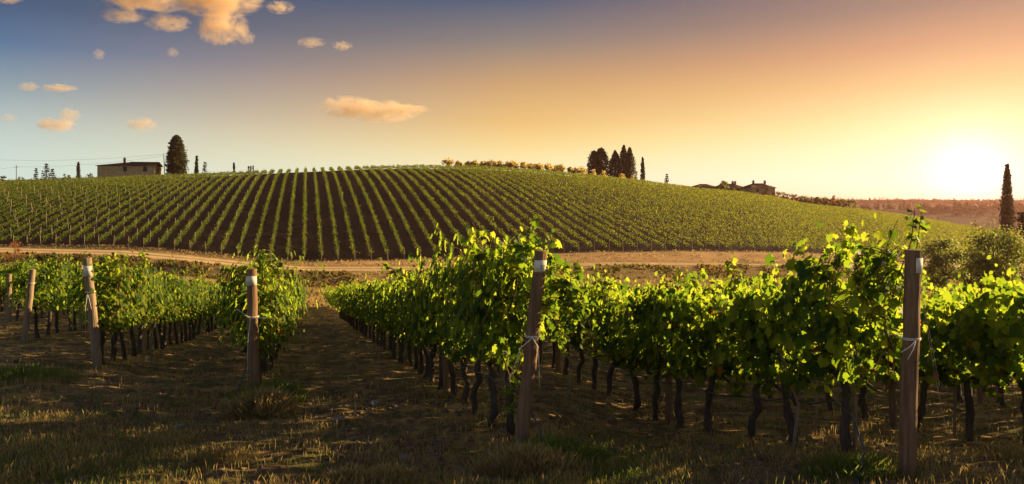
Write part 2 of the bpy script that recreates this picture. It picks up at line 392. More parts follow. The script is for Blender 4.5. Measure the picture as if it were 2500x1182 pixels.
# ------------------------------------------------------------------ ground sheet
def build_ground():
    az = np.concatenate([np.radians(np.linspace(-180, -52, 34)[:-1]), np.arctan((np.linspace(-900, 3300, 420) - 1250) / F), np.radians(np.linspace(52, 180, 34)[1:])])
    az = np.unique(np.round(az, 6)); az = az[:-1]
    rr = [0.4]
    while rr[-1] < 90: rr.append(rr[-1] * 1.018 + .01)
    while rr[-1] < 190: rr.append(rr[-1] + 1.3)
    while rr[-1] < 560: rr.append(rr[-1] + 3.2)
    while rr[-1] < 2600: rr.append(rr[-1] * 1.045)
    rr = np.array(rr)
    A, Rr = np.meshgrid(az, rr)
    X = np.sin(A) * Rr; Y = np.cos(A) * Rr
    # in the viewed wedge measure radius along depth so that rings follow the rows of the field
    k = 1 / np.maximum(np.cos(A), np.cos(R(52)))
    X *= k; Y *= k
    Z = hgt(X, Y)
    na, nr = len(az), len(rr)
    V = np.stack([X, Y, Z], -1).reshape(-1, 3)
    i, j = np.meshgrid(np.arange(nr - 1), np.arange(na), indexing='ij')
    j2 = (j + 1) % na
    Q = np.stack([i * na + j, i * na + j2, (i + 1) * na + j2, (i + 1) * na + j], -1).reshape(-1, 4)
    V = np.vstack([V, [[0, 0, H(0, 0.4)]]]); 
    Xf, Yf = V[:, 0], V[:, 1]
    u = np.clip(1250 + F * Xf / np.maximum(Yf, 3), -300, 2900)
    rd, rw, bd, cd = it(ROAD_D, u), it(ROAD_W, u), it(BASE_D, u), it(CREST_D, u)
    rowpos = ((Xf + .281 * Yf - 2.25) / 3.08) % 1.0           # 0 under a row, .5 mid lane
    lane = 1 - np.abs(rowpos - .5) * 2
    head = 1 - sstep(Yf, 6, 10)  # grassy strip nearest the camera, its ground colour also darkened to stand in for shade
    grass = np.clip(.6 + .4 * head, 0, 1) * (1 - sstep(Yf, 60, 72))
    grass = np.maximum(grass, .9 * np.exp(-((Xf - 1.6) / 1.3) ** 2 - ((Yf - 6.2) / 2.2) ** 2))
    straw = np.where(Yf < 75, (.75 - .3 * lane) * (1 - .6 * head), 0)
    dry = sstep(Yf, 69, 74) * (1 - sstep(Yf, rd - rw - 9, rd - rw - 3))
    dry = np.maximum(dry, .8 * sstep(Yf, rd - rw - 4, rd - rw) * (1 - sstep(Yf, rd + rw, rd + rw + 5)))
    rust = sstep(Yf, rd - rw - 9, rd - rw - 5) * (1 - sstep(Yf, rd - rw - 2, rd - rw)) * .8
    rust = np.maximum(rust, sstep(Yf, rd + rw + 1, rd + rw + 3) * (1 - sstep(Yf, bd - 3, bd)) * sstep(u, 600, 900))
    rt = sstep(u, 1250, 1450) + (1 - sstep(u, 550, 700)); rt = np.clip(rt, 0, 1)
    below = Yf < rd - rw - .5
    rust = np.where(below, rust * (1 - .75 * rt), rust)
    dry = np.where(Yf < rd - rw - 5, dry * (1 - .62 * sstep(u, 1150, 1400)), dry)
    grass = np.maximum(grass, np.where((Yf > 72) & below, .95, 0)); straw = np.where((Yf > 74) & below, .35, straw)
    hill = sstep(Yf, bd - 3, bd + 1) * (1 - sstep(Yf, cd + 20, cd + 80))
    far = sstep(Yf, cd + 40, cd + 120)
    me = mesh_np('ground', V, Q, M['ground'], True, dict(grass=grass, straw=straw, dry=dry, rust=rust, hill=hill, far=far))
    # centre cap
    o = link('ground', me); tag(o, kind='structure'); return o
build_ground()
def build_road():
    us = np.linspace(-350, 2650, 420); ss = np.linspace(-1, 1, 9)
    U, S = np.meshgrid(us, ss)
    Y = it(ROAD_D, U) + S * it(ROAD_W, U) * (1 + .10 * (vnoise(U, S * 0, 60, 8) - .5)); X = (U - 1250) / F * Y
    Z = hgt(X, Y) + .07 - .05 * np.abs(S) ** 3
    V = np.stack([X, Y, Z], -1).reshape(-1, 3); n = len(us)
    i, j = np.meshgrid(np.arange(len(ss) - 1), np.arange(n - 1), indexing='ij')
    Q = np.stack([i * n + j, i * n + j + 1, (i + 1) * n + j + 1, (i + 1) * n + j], -1).reshape(-1, 4)
    tag(link('dirt_road', mesh_np('dirt_road', V, Q, M['road'], True, dict(side=np.abs(S).ravel()))), kind='structure')
build_road()

# ------------------------------------------------------------------ leaves
def leaf_near():
    pts = [(0, 0), (.17, -.09), (.37, -.03), (.37, .13), (.52, .33), (.38, .45), (.37, .68), (.18, .70), (0, .97)]
    half = pts[1:-1]
    outl = [(0, .05)] + half + [(0, .98)] + [(-x, y) for x, y in reversed(half)]
    V = [(0, .35, .03)] + [(x, y, -.30 * abs(x) - .18 * (y - .35) ** 2 + (.05 if i % 2 else -.03)) for i, (x, y) in enumerate(outl)]
    n = len(outl); T = [(0, 1 + i, 1 + (i + 1) % n) for i in range(n)]
    return np.array(V), np.array(T)
def leaf_mid():
    V = [(0, 0, 0), (.42, .15, -.12), (.36, .68, -.10), (0, 1, -.12), (-.36, .68, -.10), (-.42, .15, -.12), (0, .4, .05)]
    T = [(6, i, (i + 1) % 6) for i in range(6)]
    return np.array(V, float), np.array(T)
def leaf_far():
    V = [(0, 0, 0), (.45, .45, -.12), (0, 1, 0), (-.45, .5, -.12)]
    return np.array(V, float), np.array([(0, 1, 2), (0, 2, 3)])
def blade():
    V = [(-.02, 0, 0), (.02, 0, 0), (.016, .45, .03), (-.016, .45, .03), (.010, .78, .12), (-.004, 1.0, .27)]
    return np.array(V, float), np.array([(0, 1, 2), (0, 2, 3), (3, 2, 4), (3, 4, 5)])
LN, LM, LF = leaf_near(), leaf_mid(), leaf_far()
def place(tmpl, P, N, S, rng, down=None):
    """instances of a leaf template: positions, normals, sizes; tip direction random or given"""
    V, T = tmpl; P = np.asarray(P, float); N = N / np.maximum(np.linalg.norm(N, axis=1, keepdims=True), 1e-6)
    D = rng.normal(size=P.shape) if down is None else down
    D = D - N * (D * N).sum(1, keepdims=True); D /= np.maximum(np.linalg.norm(D, axis=1, keepdims=True), 1e-6)
    B = np.cross(D, N)
    S = np.asarray(S)[:, None, None] if np.ndim(S) else S
    W = (V[None, :, 0:1] * B[:, None, :] + V[None, :, 1:2] * D[:, None, :] + V[None, :, 2:3] * N[:, None, :]) * S + P[:, None, :]
    Tt = T[None] + (np.arange(len(P)) * len(V))[:, None, None]
    return W.reshape(-1, 3), Tt.reshape(-1, 3)
def vine_canopy(rng, lod, top=1.93):
    nshoot, per, tm, sz = {0: (24, 38, LN, .108), 1: (22, 32, LM, .118), 2: (15, 16, LF, .18)}[lod]
    P = []; Sh = []
    for k in range(nshoot):
        x0 = (k + .5) / nshoot - .5 + rng.normal() * .04; y0 = rng.normal() * .05
        h = min(2.42, top - .85 + rng.normal() * .10 + (.2 if rng.random() < .06 else 0))
        lx, ly = rng.normal() * .18, rng.normal() * .20
        z0 = .80 - rng.random() * .14
        t = np.sort(rng.random(per)) ** .85
        cx = x0 + lx * t; cy = y0 + ly * t + .10 * np.sin(t * 6 + rng.random() * 6); cz = z0 + (h + .05) * t
        off = rng.normal(size=(per, 3)) * np.array([.075, .11, .07])
        bulge = 1.0 + .5 * np.sin(np.pi * np.clip(t, 0, 1))
        off[:, 1] *= bulge
        P.append(np.stack([cx, cy, cz], 1) + off); Sh.append(np.stack([cx, cy, cz], 1))
    for k in range({0: 7, 1: 4, 2: 2}[lod]):        # arching side shoots
        m = {0: 22, 1: 14, 2: 6}[lod]; t = np.sort(rng.random(m)); sgn = rng.choice((-1, 1)); z0 = rng.uniform(1.25, top); x0 = rng.uniform(-.45, .45); dx = rng.normal() * .3; out = rng.uniform(.25, .5); dr = rng.uniform(.2, .8) * rng.choice((1, 1, -.12))
        c = np.stack([x0 + dx * t, sgn * (.12 + out * t ** .8), z0 + .18 * t - dr * t * t], 1); P.append(c + rng.normal(size=(m, 3)) * .035); Sh.append(c)
    P = np.concatenate(P)
    keep = P[:, 2] > .62 + .34 * vnoise(P[:, 0] * 3 + 50, P[:, 1] * 0, .35, int(rng.integers(99)))
    sd = int(rng.integers(999)); side = np.where(P[:, 1] > 0, 7.3, 0)
    hole = vnoise(P[:, 0] + side + 30, P[:, 2], .24, sd) * .65 + vnoise(P[:, 0] + side + 30, P[:, 2], .11, sd + 1) * .35
    keep &= (hole > .39) | (np.abs(P[:, 1]) < .06)
    P[:, 1] *= 1 + .9 * (vnoise(P[:, 0] + side + 80, P[:, 2], .3, sd + 2) - .35)
    P = P[keep]; n = len(P)
    N = np.stack([rng.normal(size=n) * .45, np.sign(P[:, 1] + 1e-6) * (.3 + 5 * np.abs(P[:, 1])) + rng.normal(size=n) * .5, .45 + rng.normal(size=n) * .45], 1)
    D = np.stack([rng.normal(size=n) * .6, np.sign(P[:, 1]) * .3 + rng.normal(size=n) * .3, -1 + rng.normal(size=n) * .4], 1)
    S = sz * rng.uniform(.5, 1.35, n) * np.where(P[:, 2] > top - .05, .75, 1)
    return place(tm, P, N, S, rng, D), Sh
def trunk_mb(rng, lod):
    mb = MB(); n = {0: 9, 1: 6, 2: 5}[lod]
    lean = rng.normal() * .10; bend = rng.normal() * .06
    top = .80; k = {0: 9, 1: 6, 2: 4}[lod]
    pts = []; rad = []
    for i in range(k):
        t = i / (k - 1)
        pts.append((lean * t + bend * math.sin(t * 4) + rng.normal() * .010, rng.normal() * .014 + .03 * math.sin(t * 3 + 1), -.12 + (top + .12) * t))
        rad.append((.055 - .016 * t) * (1 + .22 * rng.normal() * .5) * (1.25 if i == 0 else 1))
    mb.tube(pts, rad, n, True, .12 if lod == 0 else 0)
    for sgn in (-1, 1):
        x0, y0, z0 = pts[-1]
        q = [(x0, y0, z0 - .03)]; L_ = (.48 if sgn * 1 > 0 else .42)
        for i in range(1, 5): q.append((x0 + sgn * L_ * i / 4, y0 * (1 - i / 4) + rng.normal() * .015, z0 + .03 * math.sin(i) + .02))
        mb.tube(q, [.035, .028, .024, .02, .015], n, True, .1 if lod == 0 else 0)
    return mb
def canes_mb(rng, Sh):
    mb = MB()
    for s in Sh[::2]:
        o = s[::6]
        mb.tube([tuple(p) for p in o], [.007 - .004 * i / len(o) for i in range(len(o))], 4, False)
    return mb
TR, FO, CA = {}, {}, {}
for lod, nv in ((0, 9), (1, 7)):
    TR[lod], FO[lod], CA[lod] = [], [], []
    for k in range(nv):
        rng = np.random.default_rng(100 * lod + k + 11)
        (V, T), Sh = vine_canopy(rng, lod)
        FO[lod].append(mesh_np('foliage', V, T, M['leaf'])); TR[lod].append(trunk_mb(rng, lod).mesh('trunk', M['bark'], True))
        CA[lod].append(canes_mb(rng, Sh).mesh('canes', M['cane']) if lod == 0 else None)

# ------------------------------------------------------------------ foreground rows
SLOPE = -.281; SP = 3.08
ROW_AZ = math.atan(SLOPE)           # rows run along (SLOPE, 1)
rows = {}                            # name: X0, Ystart
def rx(X0, Y): return X0 + SLOPE * Y
X0S = [2.25 + SP * k for k in range(-11, 6)]
START = {0: 7.44, 1: 6.45, 2: 5.4, 3: 5.0, 4: 4.6, 5: 4.4, -1: 10.8, -2: 13.3, -3: 18.3, -4: 24.7, -5: 30, -6: 36, -7: 42, -8: 48, -9: 54, -10: 60, -11: 66}
VSP = 0.82
def ordn(i):
    s = {1: 'first', 2: 'second', 3: 'third', 4: 'fourth', 5: 'fifth', 6: 'sixth', 7: 'seventh', 8: 'eighth', 9: 'ninth', 10: 'tenth', 11: 'eleventh', 12: 'twelfth'}
    if i in s: return s[i]
    return f"{i}{'th' if 10 <= i % 100 <= 20 else {1: 'st', 2: 'nd', 3: 'rd'}.get(i % 10, 'th')}"
WHERE = {0: 'behind the leaning post marked 27', 1: 'behind the tall dark post on the right', -1: 'behind the post left of the dirt lane',
         -2: 'behind the white-banded post leaning left', -3: 'behind the bare post at far left'}
ROWDESC = {2: 'second row behind the tall dark post', 3: 'third row behind the tall dark post', 4: 'fourth row behind the tall dark post', 5: 'fifth row behind the tall dark post',
           -4: 'first row left of the bare post'}
cands = []
for k in range(-11, 6):
    X0 = 2.25 + SP * k; y = START[k] + .75; i = 1
    ymax = 74 if k <= 1 else 46
    dY = VSP * math.cos(ROW_AZ)
    while y < ymax:
        x = rx(X0, y); u = 1250 + F * x / y
        if u > -120 and x < 22 and u < 4600:
            cands.append([y, k, i, x, u])
        y += dY; i += 1
vis = sorted([c for c in cands if -25 < c[4] < 2530], key=lambda c: c[0] * (1.0 if c[1] <= 1 else 1.5))
indiv = vis[:286]; ids = {(c[1], c[2]) for c in indiv}
rest = [c for c in cands if (c[1], c[2]) not in ids]
def vine(y, k, i, x, u):
    lod = 0 if y < 15 else 1
    rng = random.Random(k * 1000 + i)
    vi = rng.randrange(len(FO[lod])); ti = rng.randrange(len(TR[lod]))
    g = H(x, y)
    r = empty('grapevine', (x, y, g), math.pi / 2 - ROW_AZ + (math.pi if rng.random() < .5 else 0))
    f = link('foliage', FO[lod][vi], r); f.scale = (rng.uniform(1.0, 1.12), rng.uniform(.9, 1.15), 1)
    f.scale[2] = rng.uniform(.88, 1.08) * (1.13 if k == 0 and i <= 3 else 1.06 if k == 1 and i <= 2 else 1.05 if k == -1 and i <= 2 else 1)
    t = link('trunk', TR[lod][ti], r); t.rotation_euler[2] = 0
    t.scale = (1, rng.choice((-1, 1)), 1)
    if lod == 0:
        c = link('canes', CA[lod][vi], r); c.scale = f.scale
    if k in WHERE and i <= 24: lab = f"{ordn(i)} grapevine in the row {WHERE[k]}"; grp = f"grapevines in the row {WHERE[k]}"
    elif k in WHERE: lab = f"grapevine far along the row {WHERE[k]}"; grp = f"far grapevines in the row {WHERE[k]}"
    elif k in ROWDESC: lab = f"leafy grapevine in the {ROWDESC[k]}"; grp = f"grapevines in the {ROWDESC[k]}"
    else: lab = "small leafy grapevine in the distant rows beyond the left posts"; grp = "grapevines in the distant left rows"
    tag(r, lab, 'grapevine', grp); return r
VOBJ = {}
for c in indiv: VOBJ[(c[1], c[2])] = vine(*c)
# the many remaining vines and unseen rows at right that cast shade, one object
def vine_mass():
    Vs, Ts, b = [], [], 0
    tV, tT, tb = [], [], 0
    tmpl = []
    for k in range(8):
        rng = np.random.default_rng(900 + k); (V, T), _ = vine_canopy(rng, 2); tmpl.append((V, T))
    ang = math.pi / 2 - ROW_AZ
    for (y, k, i, x, u) in rest:
        V, T = tmpl[random.randrange(8)]
        if random.random() < .5: V = V * np.array([-1, -1, 1])
        cs, sn = math.cos(ang), math.sin(ang); g = H(x, y); sz = random.uniform(.9, 1.05)
        W = np.stack([V[:, 0] * cs - V[:, 1] * sn + x, V[:, 0] * sn + V[:, 1] * cs + y, V[:, 2] * sz + g], 1)
        Vs.append(W); Ts.append(T + b); b += len(W)
        if y < 50:
            a = np.linspace(0, 2 * np.pi, 5)[:-1]
            ring = np.stack([np.cos(a) * .05, np.sin(a) * .05], 1)
            ln = random.gauss(0, .06)
            W = np.concatenate([np.c_[ring + [x, y], np.full(4, g - .1)], np.c_[ring * .7 + [x + ln, y], np.full(4, g + .85)]])
            tV.append(W); tT.append(np.array([(j, (j + 1) % 4, 4 + (j + 1) % 4) for j in range(4)] + [(j, 4 + (j + 1) % 4, 4 + j) for j in range(4)]) + tb); tb += 8
    o = empty('further_grapevines', (0, 30, -6))
    f = link('foliage', mesh_np('foliage', np.concatenate(Vs) - np.array([0, 30, -6]), np.concatenate(Ts), M['leaf']), o)
    t = link('trunks', mesh_np('trunks', np.concatenate(tV) - np.array([0, 30, -6]), np.concatenate(tT), M['bark']), o)
    tag(o, 'green mass of further grapevines at the far row ends and unseen beyond the right edge', 'grapevines', None, 'stuff')
vine_mass()

# long arching shoots with big leaves near the row ends
def long_shoot(parent, pts, rng, leafs=.14, spacing=.07, drop=0.0):
    leafs *= .85; spacing *= .62
    """pts in world coordinates; child of a vine"""
    P = [Vector(p) for p in pts]
    # catmull subdivision
    fine = []
    for i in range(len(P) - 1):
        p0, p1, p2, p3 = P[max(i - 1, 0)], P[i], P[i + 1], P[min(i + 2, len(P) - 1)]
        for s in range(8):
            t = s / 8
            fine.append(.5 * ((2 * p1) + (p2 - p0) * t + (2 * p0 - 5 * p1 + 4 * p2 - p3) * t * t + (3 * p1 - p0 - 3 * p2 + p3) * t ** 3))
    fine.append(P[-1])
    inv = (Matrix.Translation(parent.location) @ Matrix.Rotation(parent.rotation_euler[2], 4, 'Z')).inverted()
    loc = [inv @ p for p in fine]
    mb = MB(); mb.tube(loc, [.007 * (1 - .6 * i / len(loc)) for i in range(len(loc))], 5)
    s = mb.build('long_shoot', M['cane'], parent)
    A = np.array([tuple(p) for p in loc]); L = np.linalg.norm(np.diff(A, axis=0), axis=1).sum(); n = max(4, int(L / spacing))
    idx = np.linspace(2, len(A) - 1, n).astype(int)
    Q = A[idx] + rng.normal(size=(n, 3)) * .035
    N = rng.normal(size=(n, 3)) * .6 + np.array([0, 0, .5]); D = rng.normal(size=(n, 3)) * .6 + np.array([0, 0, -.7])
    V, T = place(LN, Q, N, leafs * rng.uniform(.55, 1.1, n) * np.linspace(1.0, .6, n), rng, D)
    link('shoot_leaves', mesh_np('shoot_leaves', V, T, M['leaf']), s)
rs = np.random.default_rng(5)
def shoots():
    vb, vb2, vc, vc2, va = VOBJ[(0, 1)], VOBJ[(0, 2)], VOBJ[(1, 1)], VOBJ[(1, 2)], VOBJ[(-1, 1)]
    for pl in ([(1240, 720, 8.0), (1262, 640, 7.9), (1285, 590, 7.8), (1302, 548, 7.7)], [(1230, 700, 8.1), (1270, 620, 8), (1300, 600, 7.8), (1330, 590, 7.5)],
               [(1200, 720, 8.3), (1215, 650, 8.2), (1235, 610, 8.1), (1262, 580, 8.0)], [(1180, 720, 8.6), (1165, 650, 8.5), (1160, 610, 8.4)],
               [(1300, 720, 7.8), (1350, 680, 7.6), (1375, 700, 7.5), (1392, 760, 7.45), (1385, 800, 7.4)], [(1310, 740, 7.8), (1370, 690, 7.6), (1408, 720, 7.5), (1425, 770, 7.4), (1442, 850, 7.35)],
               [(1305, 700, 7.7), (1345, 660, 7.6), (1395, 655, 7.5), (1412, 680, 7.5)], [(1300, 760, 7.7), (1330, 740, 7.6), (1352, 790, 7.5), (1370, 850, 7.45)],
               [(1290, 800, 7.9), (1320, 760, 7.7), (1340, 730, 7.6), (1375, 735, 7.5), (1400, 790, 7.5)], [(1255, 850, 8.0), (1262, 900, 7.9), (1250, 960, 7.9), (1240, 1000, 7.9)]):
        for j in range(2):
            o = rs.normal() * 5
            long_shoot(vb if pl[0][0] > 1215 else vb2, [at(a + o, b + o * .6, d) for a, b, d in pl], rs, .15, .055)
    for pl in ([(2170, 760, 7.0), (2200, 660, 6.8), (2225, 590, 6.7), (2232, 540, 6.6), (2236, 505, 6.55)], [(2180, 720, 7.0), (2170, 640, 6.9), (2150, 610, 6.8), (2105, 600, 6.8)],
               [(2080, 760, 7.2), (2100, 680, 7.1), (2140, 640, 7.0), (2195, 600, 6.8)], [(2000, 760, 7.4), (2010, 690, 7.3), (2035, 640, 7.2), (2060, 625, 7.1)],
               [(2060, 760, 7.3), (2050, 690, 7.2), (2000, 650, 7.2), (1985, 632, 7.2)], [(2120, 780, 7.1), (2150, 700, 6.9), (2185, 630, 6.8)],
               [(2150, 760, 6.9), (2090, 700, 6.9), (2110, 640, 6.9), (2130, 600, 6.9)]):
        for j in range(2):
            o = rs.normal() * 7
            long_shoot(vc if pl[0][0] > 2110 else vc2, [at(a + o, b + abs(o), d) for a, b, d in pl], rs, .15, .06)
    for pl in ([(640, 740, 11.5), (645, 680, 11.3), (640, 640, 11.2), (655, 622, 11.2)], [(630, 760, 11.4), (600, 700, 11.3), (598, 660, 11.2)], [(650, 720, 11.8), (668, 660, 11.7), (690, 640, 11.6)]):
        for j in range(3):
            o = rs.normal() * 5
            long_shoot(va, [at(a + o, b + o, d) for a, b, d in pl], rs, .15, .06)
    for key, pl in (((1, 3), [(1790, 720, 8.9), (1785, 660, 8.9), (1788, 632, 8.9)]), ((1, 6), [(1480, 730, 12), (1485, 700, 12), (1500, 680, 12)]),
                    ((-2, 2), [(330, 700, 14.5), (345, 640, 14.5), (350, 622, 14.4)]), ((-2, 1), [(262, 700, 13.8), (285, 640, 13.7), (300, 620, 13.7)]), ((-2, 1), [(280, 680, 13.8), (262, 640, 13.7), (250, 628, 13.7)]),
                    ((0, 5), [(1010, 720, 11.5), (985, 670, 11.4), (950, 655, 11.3), (938, 645, 11.3)]), ((0, 9), [(915, 720, 15), (905, 700, 15), (885, 690, 15)])):
        if key in VOBJ:
            for j in range(2): long_shoot(VOBJ[key], [at(a + rs.normal() * 4, b, d) for a, b, d in pl], rs, .14, .06)
shoots()

# ------------------------------------------------------------------ posts
def post(name, top, base, r, mat, label, cat='post', group=None, sign=None, ties=(), stripe=False):
    """top/base world points"""
    d = (top - base); L = d.length
    e = empty(name, base); mb = MB(); k = 9; rr = random.Random(int(base.x * 100))
    pts = [d * (i / (k - 1) * (1 + .12 / L * 0)) + Vector((rr.gauss(0, .004), rr.gauss(0, .004), 0)) for i in range(k)]
    pts = [d * (-.15 / L)] + pts
    rad = [r * 1.06] + [r * (1.05 - .13 * i / (k - 1)) * (1 + rr.gauss(0, .015)) for i in range(k)]
    random.seed(int(base.y * 77)); mb.tube(pts, rad, 16, False, .03)
    n = 16; b0 = len(mb.v) - n                # rough sawn top
    topc = pts[-1] + Vector((0, 0, .008)); mb.v.append(tuple(topc)); ci = len(mb.v) - 1
    mb.f += [(b0 + i, b0 + (i + 1) % n, ci) for i in range(n)]
    mb.build('shaft', mat, e, False)
    up = d.normalized()
    face = math.atan2(-base.x, base.y)       # azimuth of the camera seen from the post
    def ring_pts(h, rad_, a0, a1, m):
        c = up * h
        return [c + Vector((math.cos(a) * rad_, math.sin(a) * rad_, 0)) for a in np.linspace(a0, a1, m)]
    if sign:
        h0, h1, a0, a1, txt = sign; m = 13; rad_ = r * 0.97 + .006
        lo, hi = ring_pts(L - h0, rad_, a0, a1, m), ring_pts(L - h1, rad_, a0, a1, m)
        lo2, hi2 = ring_pts(L - h0, rad_ - .004, a0, a1, m), ring_pts(L - h1, rad_ - .004, a0, a1, m)
        q = MB(); q.add(lo + hi + lo2 + hi2, [(i, i + 1, m + i + 1, m + i) for i in range(m - 1)] + [(2 * m + i, 3 * m + i, 3 * m + i + 1, 2 * m + i + 1) for i in range(m - 1)]
                        + [(i, 2 * m + i, 2 * m + i + 1, i + 1) for i in range(m - 1)] + [(m + i, m + i + 1, 3 * m + i + 1, 3 * m + i) for i in range(m - 1)])
        sg = q.build('paper_sign', M['paper'] if txt else M['white'], e, True)
        if txt:
            s, ac, hc, hgt_ = txt
            cu = bpy.data.curves.new('numeral', 'FONT'); cu.body = s; cu.size = hgt_; cu.align_x = 'CENTER'; cu.align_y = 'CENTER'; cu.extrude = .0006
            to = bpy.data.objects.new('numeral', cu); C.objects.link(to)
            dg = bpy.context.evaluated_depsgraph_get(); me = bpy.data.meshes.new_from_object(to.evaluated_get(dg)); bpy.data.objects.remove(to)
            for v in me.vertices:
                a = ac + v.co.x / rad_; rr_ = rad_ + .0012 + v.co.z
                p = up * (L - hc + v.co.y) + Vector((math.cos(a) * rr_, math.sin(a) * rr_, 0)); v.co = p
            me.materials.clear(); me.materials.append(M['ink'])
            link('numeral', me, sg)
    for (h, tails) in ties:
        t = MB(); t.tube(ring_pts(h, r * 1.02 + .006, 0, 2 * math.pi, 20), .004, 6, False)
        t.tube(ring_pts(h + .012, r * 1.02 + .007, .3, 2 * math.pi + .3, 20), .004, 6, False)
        for tl in tails:
            c = up * h + Vector((0, -r - .01, 0)); t.tube([c, c + Vector(tl[0]), c + Vector(tl[1])], .004, 6)
        t.build('wire_tie', M['twine'], e, True)
    tag(e, label, cat, group); return e
EP = 'end posts of the foreground rows'
def endpost(ub, yb, ut, yt, Y, r, *a, **k):
    b = at(ub, yb, Y); b.z = H(b.x, Y) - .02
    return post('vineyard_post', at(ut, yt, Y + .02), b, r, *a, **k)
PI = math.pi
endpost(1268, 1085, 1322, 612, 7.44, .070, M['post'], 'brown wooden end post leaning right, with paper sign reading 27', group=EP,
        sign=(.215, .095, -2.55, -.5, ('27', -1.22, .165, .055)), ties=((1.22, [((.06, -.02, -.1), (.07, -.01, -.5)), ((-.12, -.02, -.1), (-.22, 0, -.4))]),))
endpost(2212, 1155, 2230, 610, 6.45, .072, M['post'], 'tall thick dark wooden end post with white paper at its top right', group=EP,
        sign=(.20, .07, -1.75, -.35, ('2', -.62, .155, .045)), ties=((1.25, [((-.06, -.02, -.05), (-.14, -.02, -.10)), ((-.03, -.02, -.07), (-.08, -.02, -.16))]),))
endpost(622, 985, 614, 657, 10.8, .078, M['post'], 'wooden end post in a ring of tall grass left of the dirt lane', group=EP,
        sign=(.24, .10, -2.8, -.2, None), ties=((1.30, [((-.08, -.02, .05), (-.2, -.02, .14)), ((.1, -.02, 0), (.3, 0, 0)), ((-.03, -.02, -.3), (-.05, 0, -.9))]),))
endpost(238, 930, 213, 630, 13.3, .078, M['post_grey'], 'wooden end post leaning left, with a white band near its top', group=EP,
        sign=(.33, .14, -2.7, -.3, None), ties=((1.42, [((.05, -.02, -.15), (.08, -.02, -.3)), ((-.03, -.02, -.3), (-.04, 0, -.7))]),))
endpost(60, 868, 80, 658, 18.3, .075, M['post_grey'], 'bare greyish end post leaning right at far left', group=EP, ties=((1.5, []),))
endpost(22, 800, 23, 670, 24.7, .075, M['post_grey'], 'small bare post farthest to the left between the vines', group=EP)
# posts standing inside the rows
IP = 'posts standing inside the foreground rows'
def inpost(k, n, r, h, lab, mat='post'):
    dY = VSP * math.cos(ROW_AZ); y = START[k] + .75 + dY * (n - .5); x = rx(2.25 + SP * k, y); b = Vector((x, y, H(x, y)))
    post('row_post', b + Vector((random.gauss(0, .04), 0, h)), b, r, M[mat], lab, 'post', IP)
for k, w_ in WHERE.items():
    for j, n in enumerate((5, 11, 17, 23)):
        inpost(k, n, .055, 1.98, f"{ordn(j + 1)} slim post inside the row {w_}", 'post_grey' if k < 0 else 'post')
for n, k in ((6, 2), (12, 2), (9, 3)): inpost(k, n, .05, 1.9, f"dark post inside the {ROWDESC[k]}, {'nearer' if n < 10 else 'farther'} one")
# thin training stakes beside vines near the camera
for (u, yb, yt, Y, ln) in ((1935, 1120, 860, 7.85, .13), (2085, 1110, 850, 7.2, .03), (1385, 1010, 850, 11.9, .2), (2330, 1080, 870, 9.6, .02), (372, 905, 770, 15.2, -.12), (1990, 1020, 870, 9.9, .05)):
    b = at(u, yb, Y); b.z = H(b.x, Y); s = MB(); s.tube([(0, 0, -.05), (ln * .5, 0, .5), (-ln, 0, 1.05)], [.019, .018, .016], 8, True, .08)
    o = s.build('training_stake', M['post_grey']); o.location = b
    wh = {1935: 'left of the tall dark post, propping the thickest trunk', 2085: 'just left of the tall dark post', 1385: 'right of the post marked 27', 2330: 'right of the tall dark post', 372: 'behind the white-banded post', 1990: 'in the second row, left of the tall dark post'}[u]
    tag(o, f"thin pale stake {wh}", 'stake', 'thin training stakes among the vines')

# wires and drip hoses
for k, w_ in WHERE.items():
    X0 = 2.25 + SP * k; y0 = START[k]
    for zi, (h, wd) in enumerate(((1.25, 'lower'), (1.7, 'upper'))):
        ys = np.arange(y0, y0 + 26, 1.2); mb = MB()
        mb.tube([(rx(X0, y) + .0, y, H(rx(X0, y), y) * .0 + float(hgt(rx(X0, y), y, False)) + h) for y in ys], .0035, 5, False)
        o = mb.build('trellis_wire', M['wire']); tag(o, f"{wd} steel wire strung through the row {w_}", 'wire', 'trellis wires')
    ys = np.arange(y0 + .1, y0 + 30, .35); mb = MB(); pts = []
    if k == 1: pts = [(rx(X0, y0) - .55, y0 - .15, H(rx(X0, y0) - .5, y0) + .02), (rx(X0, y0) - .38, y0 + .05, H(rx(X0, y0), y0) + .22), (rx(X0, y0) - .3, y0 + .45, H(rx(X0, y0), y0) + .40)]; ys = ys + .8
    elif k in (0, -1): pts = [(rx(X0, y0) + (.13 if k == 0 else -.22), y0 - .3, H(rx(X0, y0), y0 - .3) + .0), (rx(X0, y0) + (.13 if k == 0 else -.12), y0 - .12, H(rx(X0, y0), y0) + .25)]
    pts += [(rx(X0, y) - .03, y - .03, float(hgt(rx(X0, y), y, False)) + .62 - .06 * math.sin((y - y0) / VSP * math.pi) ** 2) for y in ys]
    mb.tube(pts, .010, 6, False)
    tag(mb.build('drip_hose', M['hose'], None, True), f"dark drip hose sagging along the row {w_}", 'hose', 'drip irrigation hoses')
# guy wire right of the dark post
g0 = at(2245, 700, 6.4); g1 = at(2290, 955, 6.2); g2 = at(2345, 1182, 6.0); g2.z = H(g2.x, g2.y)
gw = MB(); gw.tube([g0, g1, g2], .0022, 5, False); gw.tube([g0 + Vector((.01, 0, 0)), g1 + Vector((.012, 0, .05)), g1], .002, 5, False)
tag(gw.build('guy_wire', M['dull_wire']), 'thin bright guy wire hanging to the ground right of the tall dark post', 'wire')

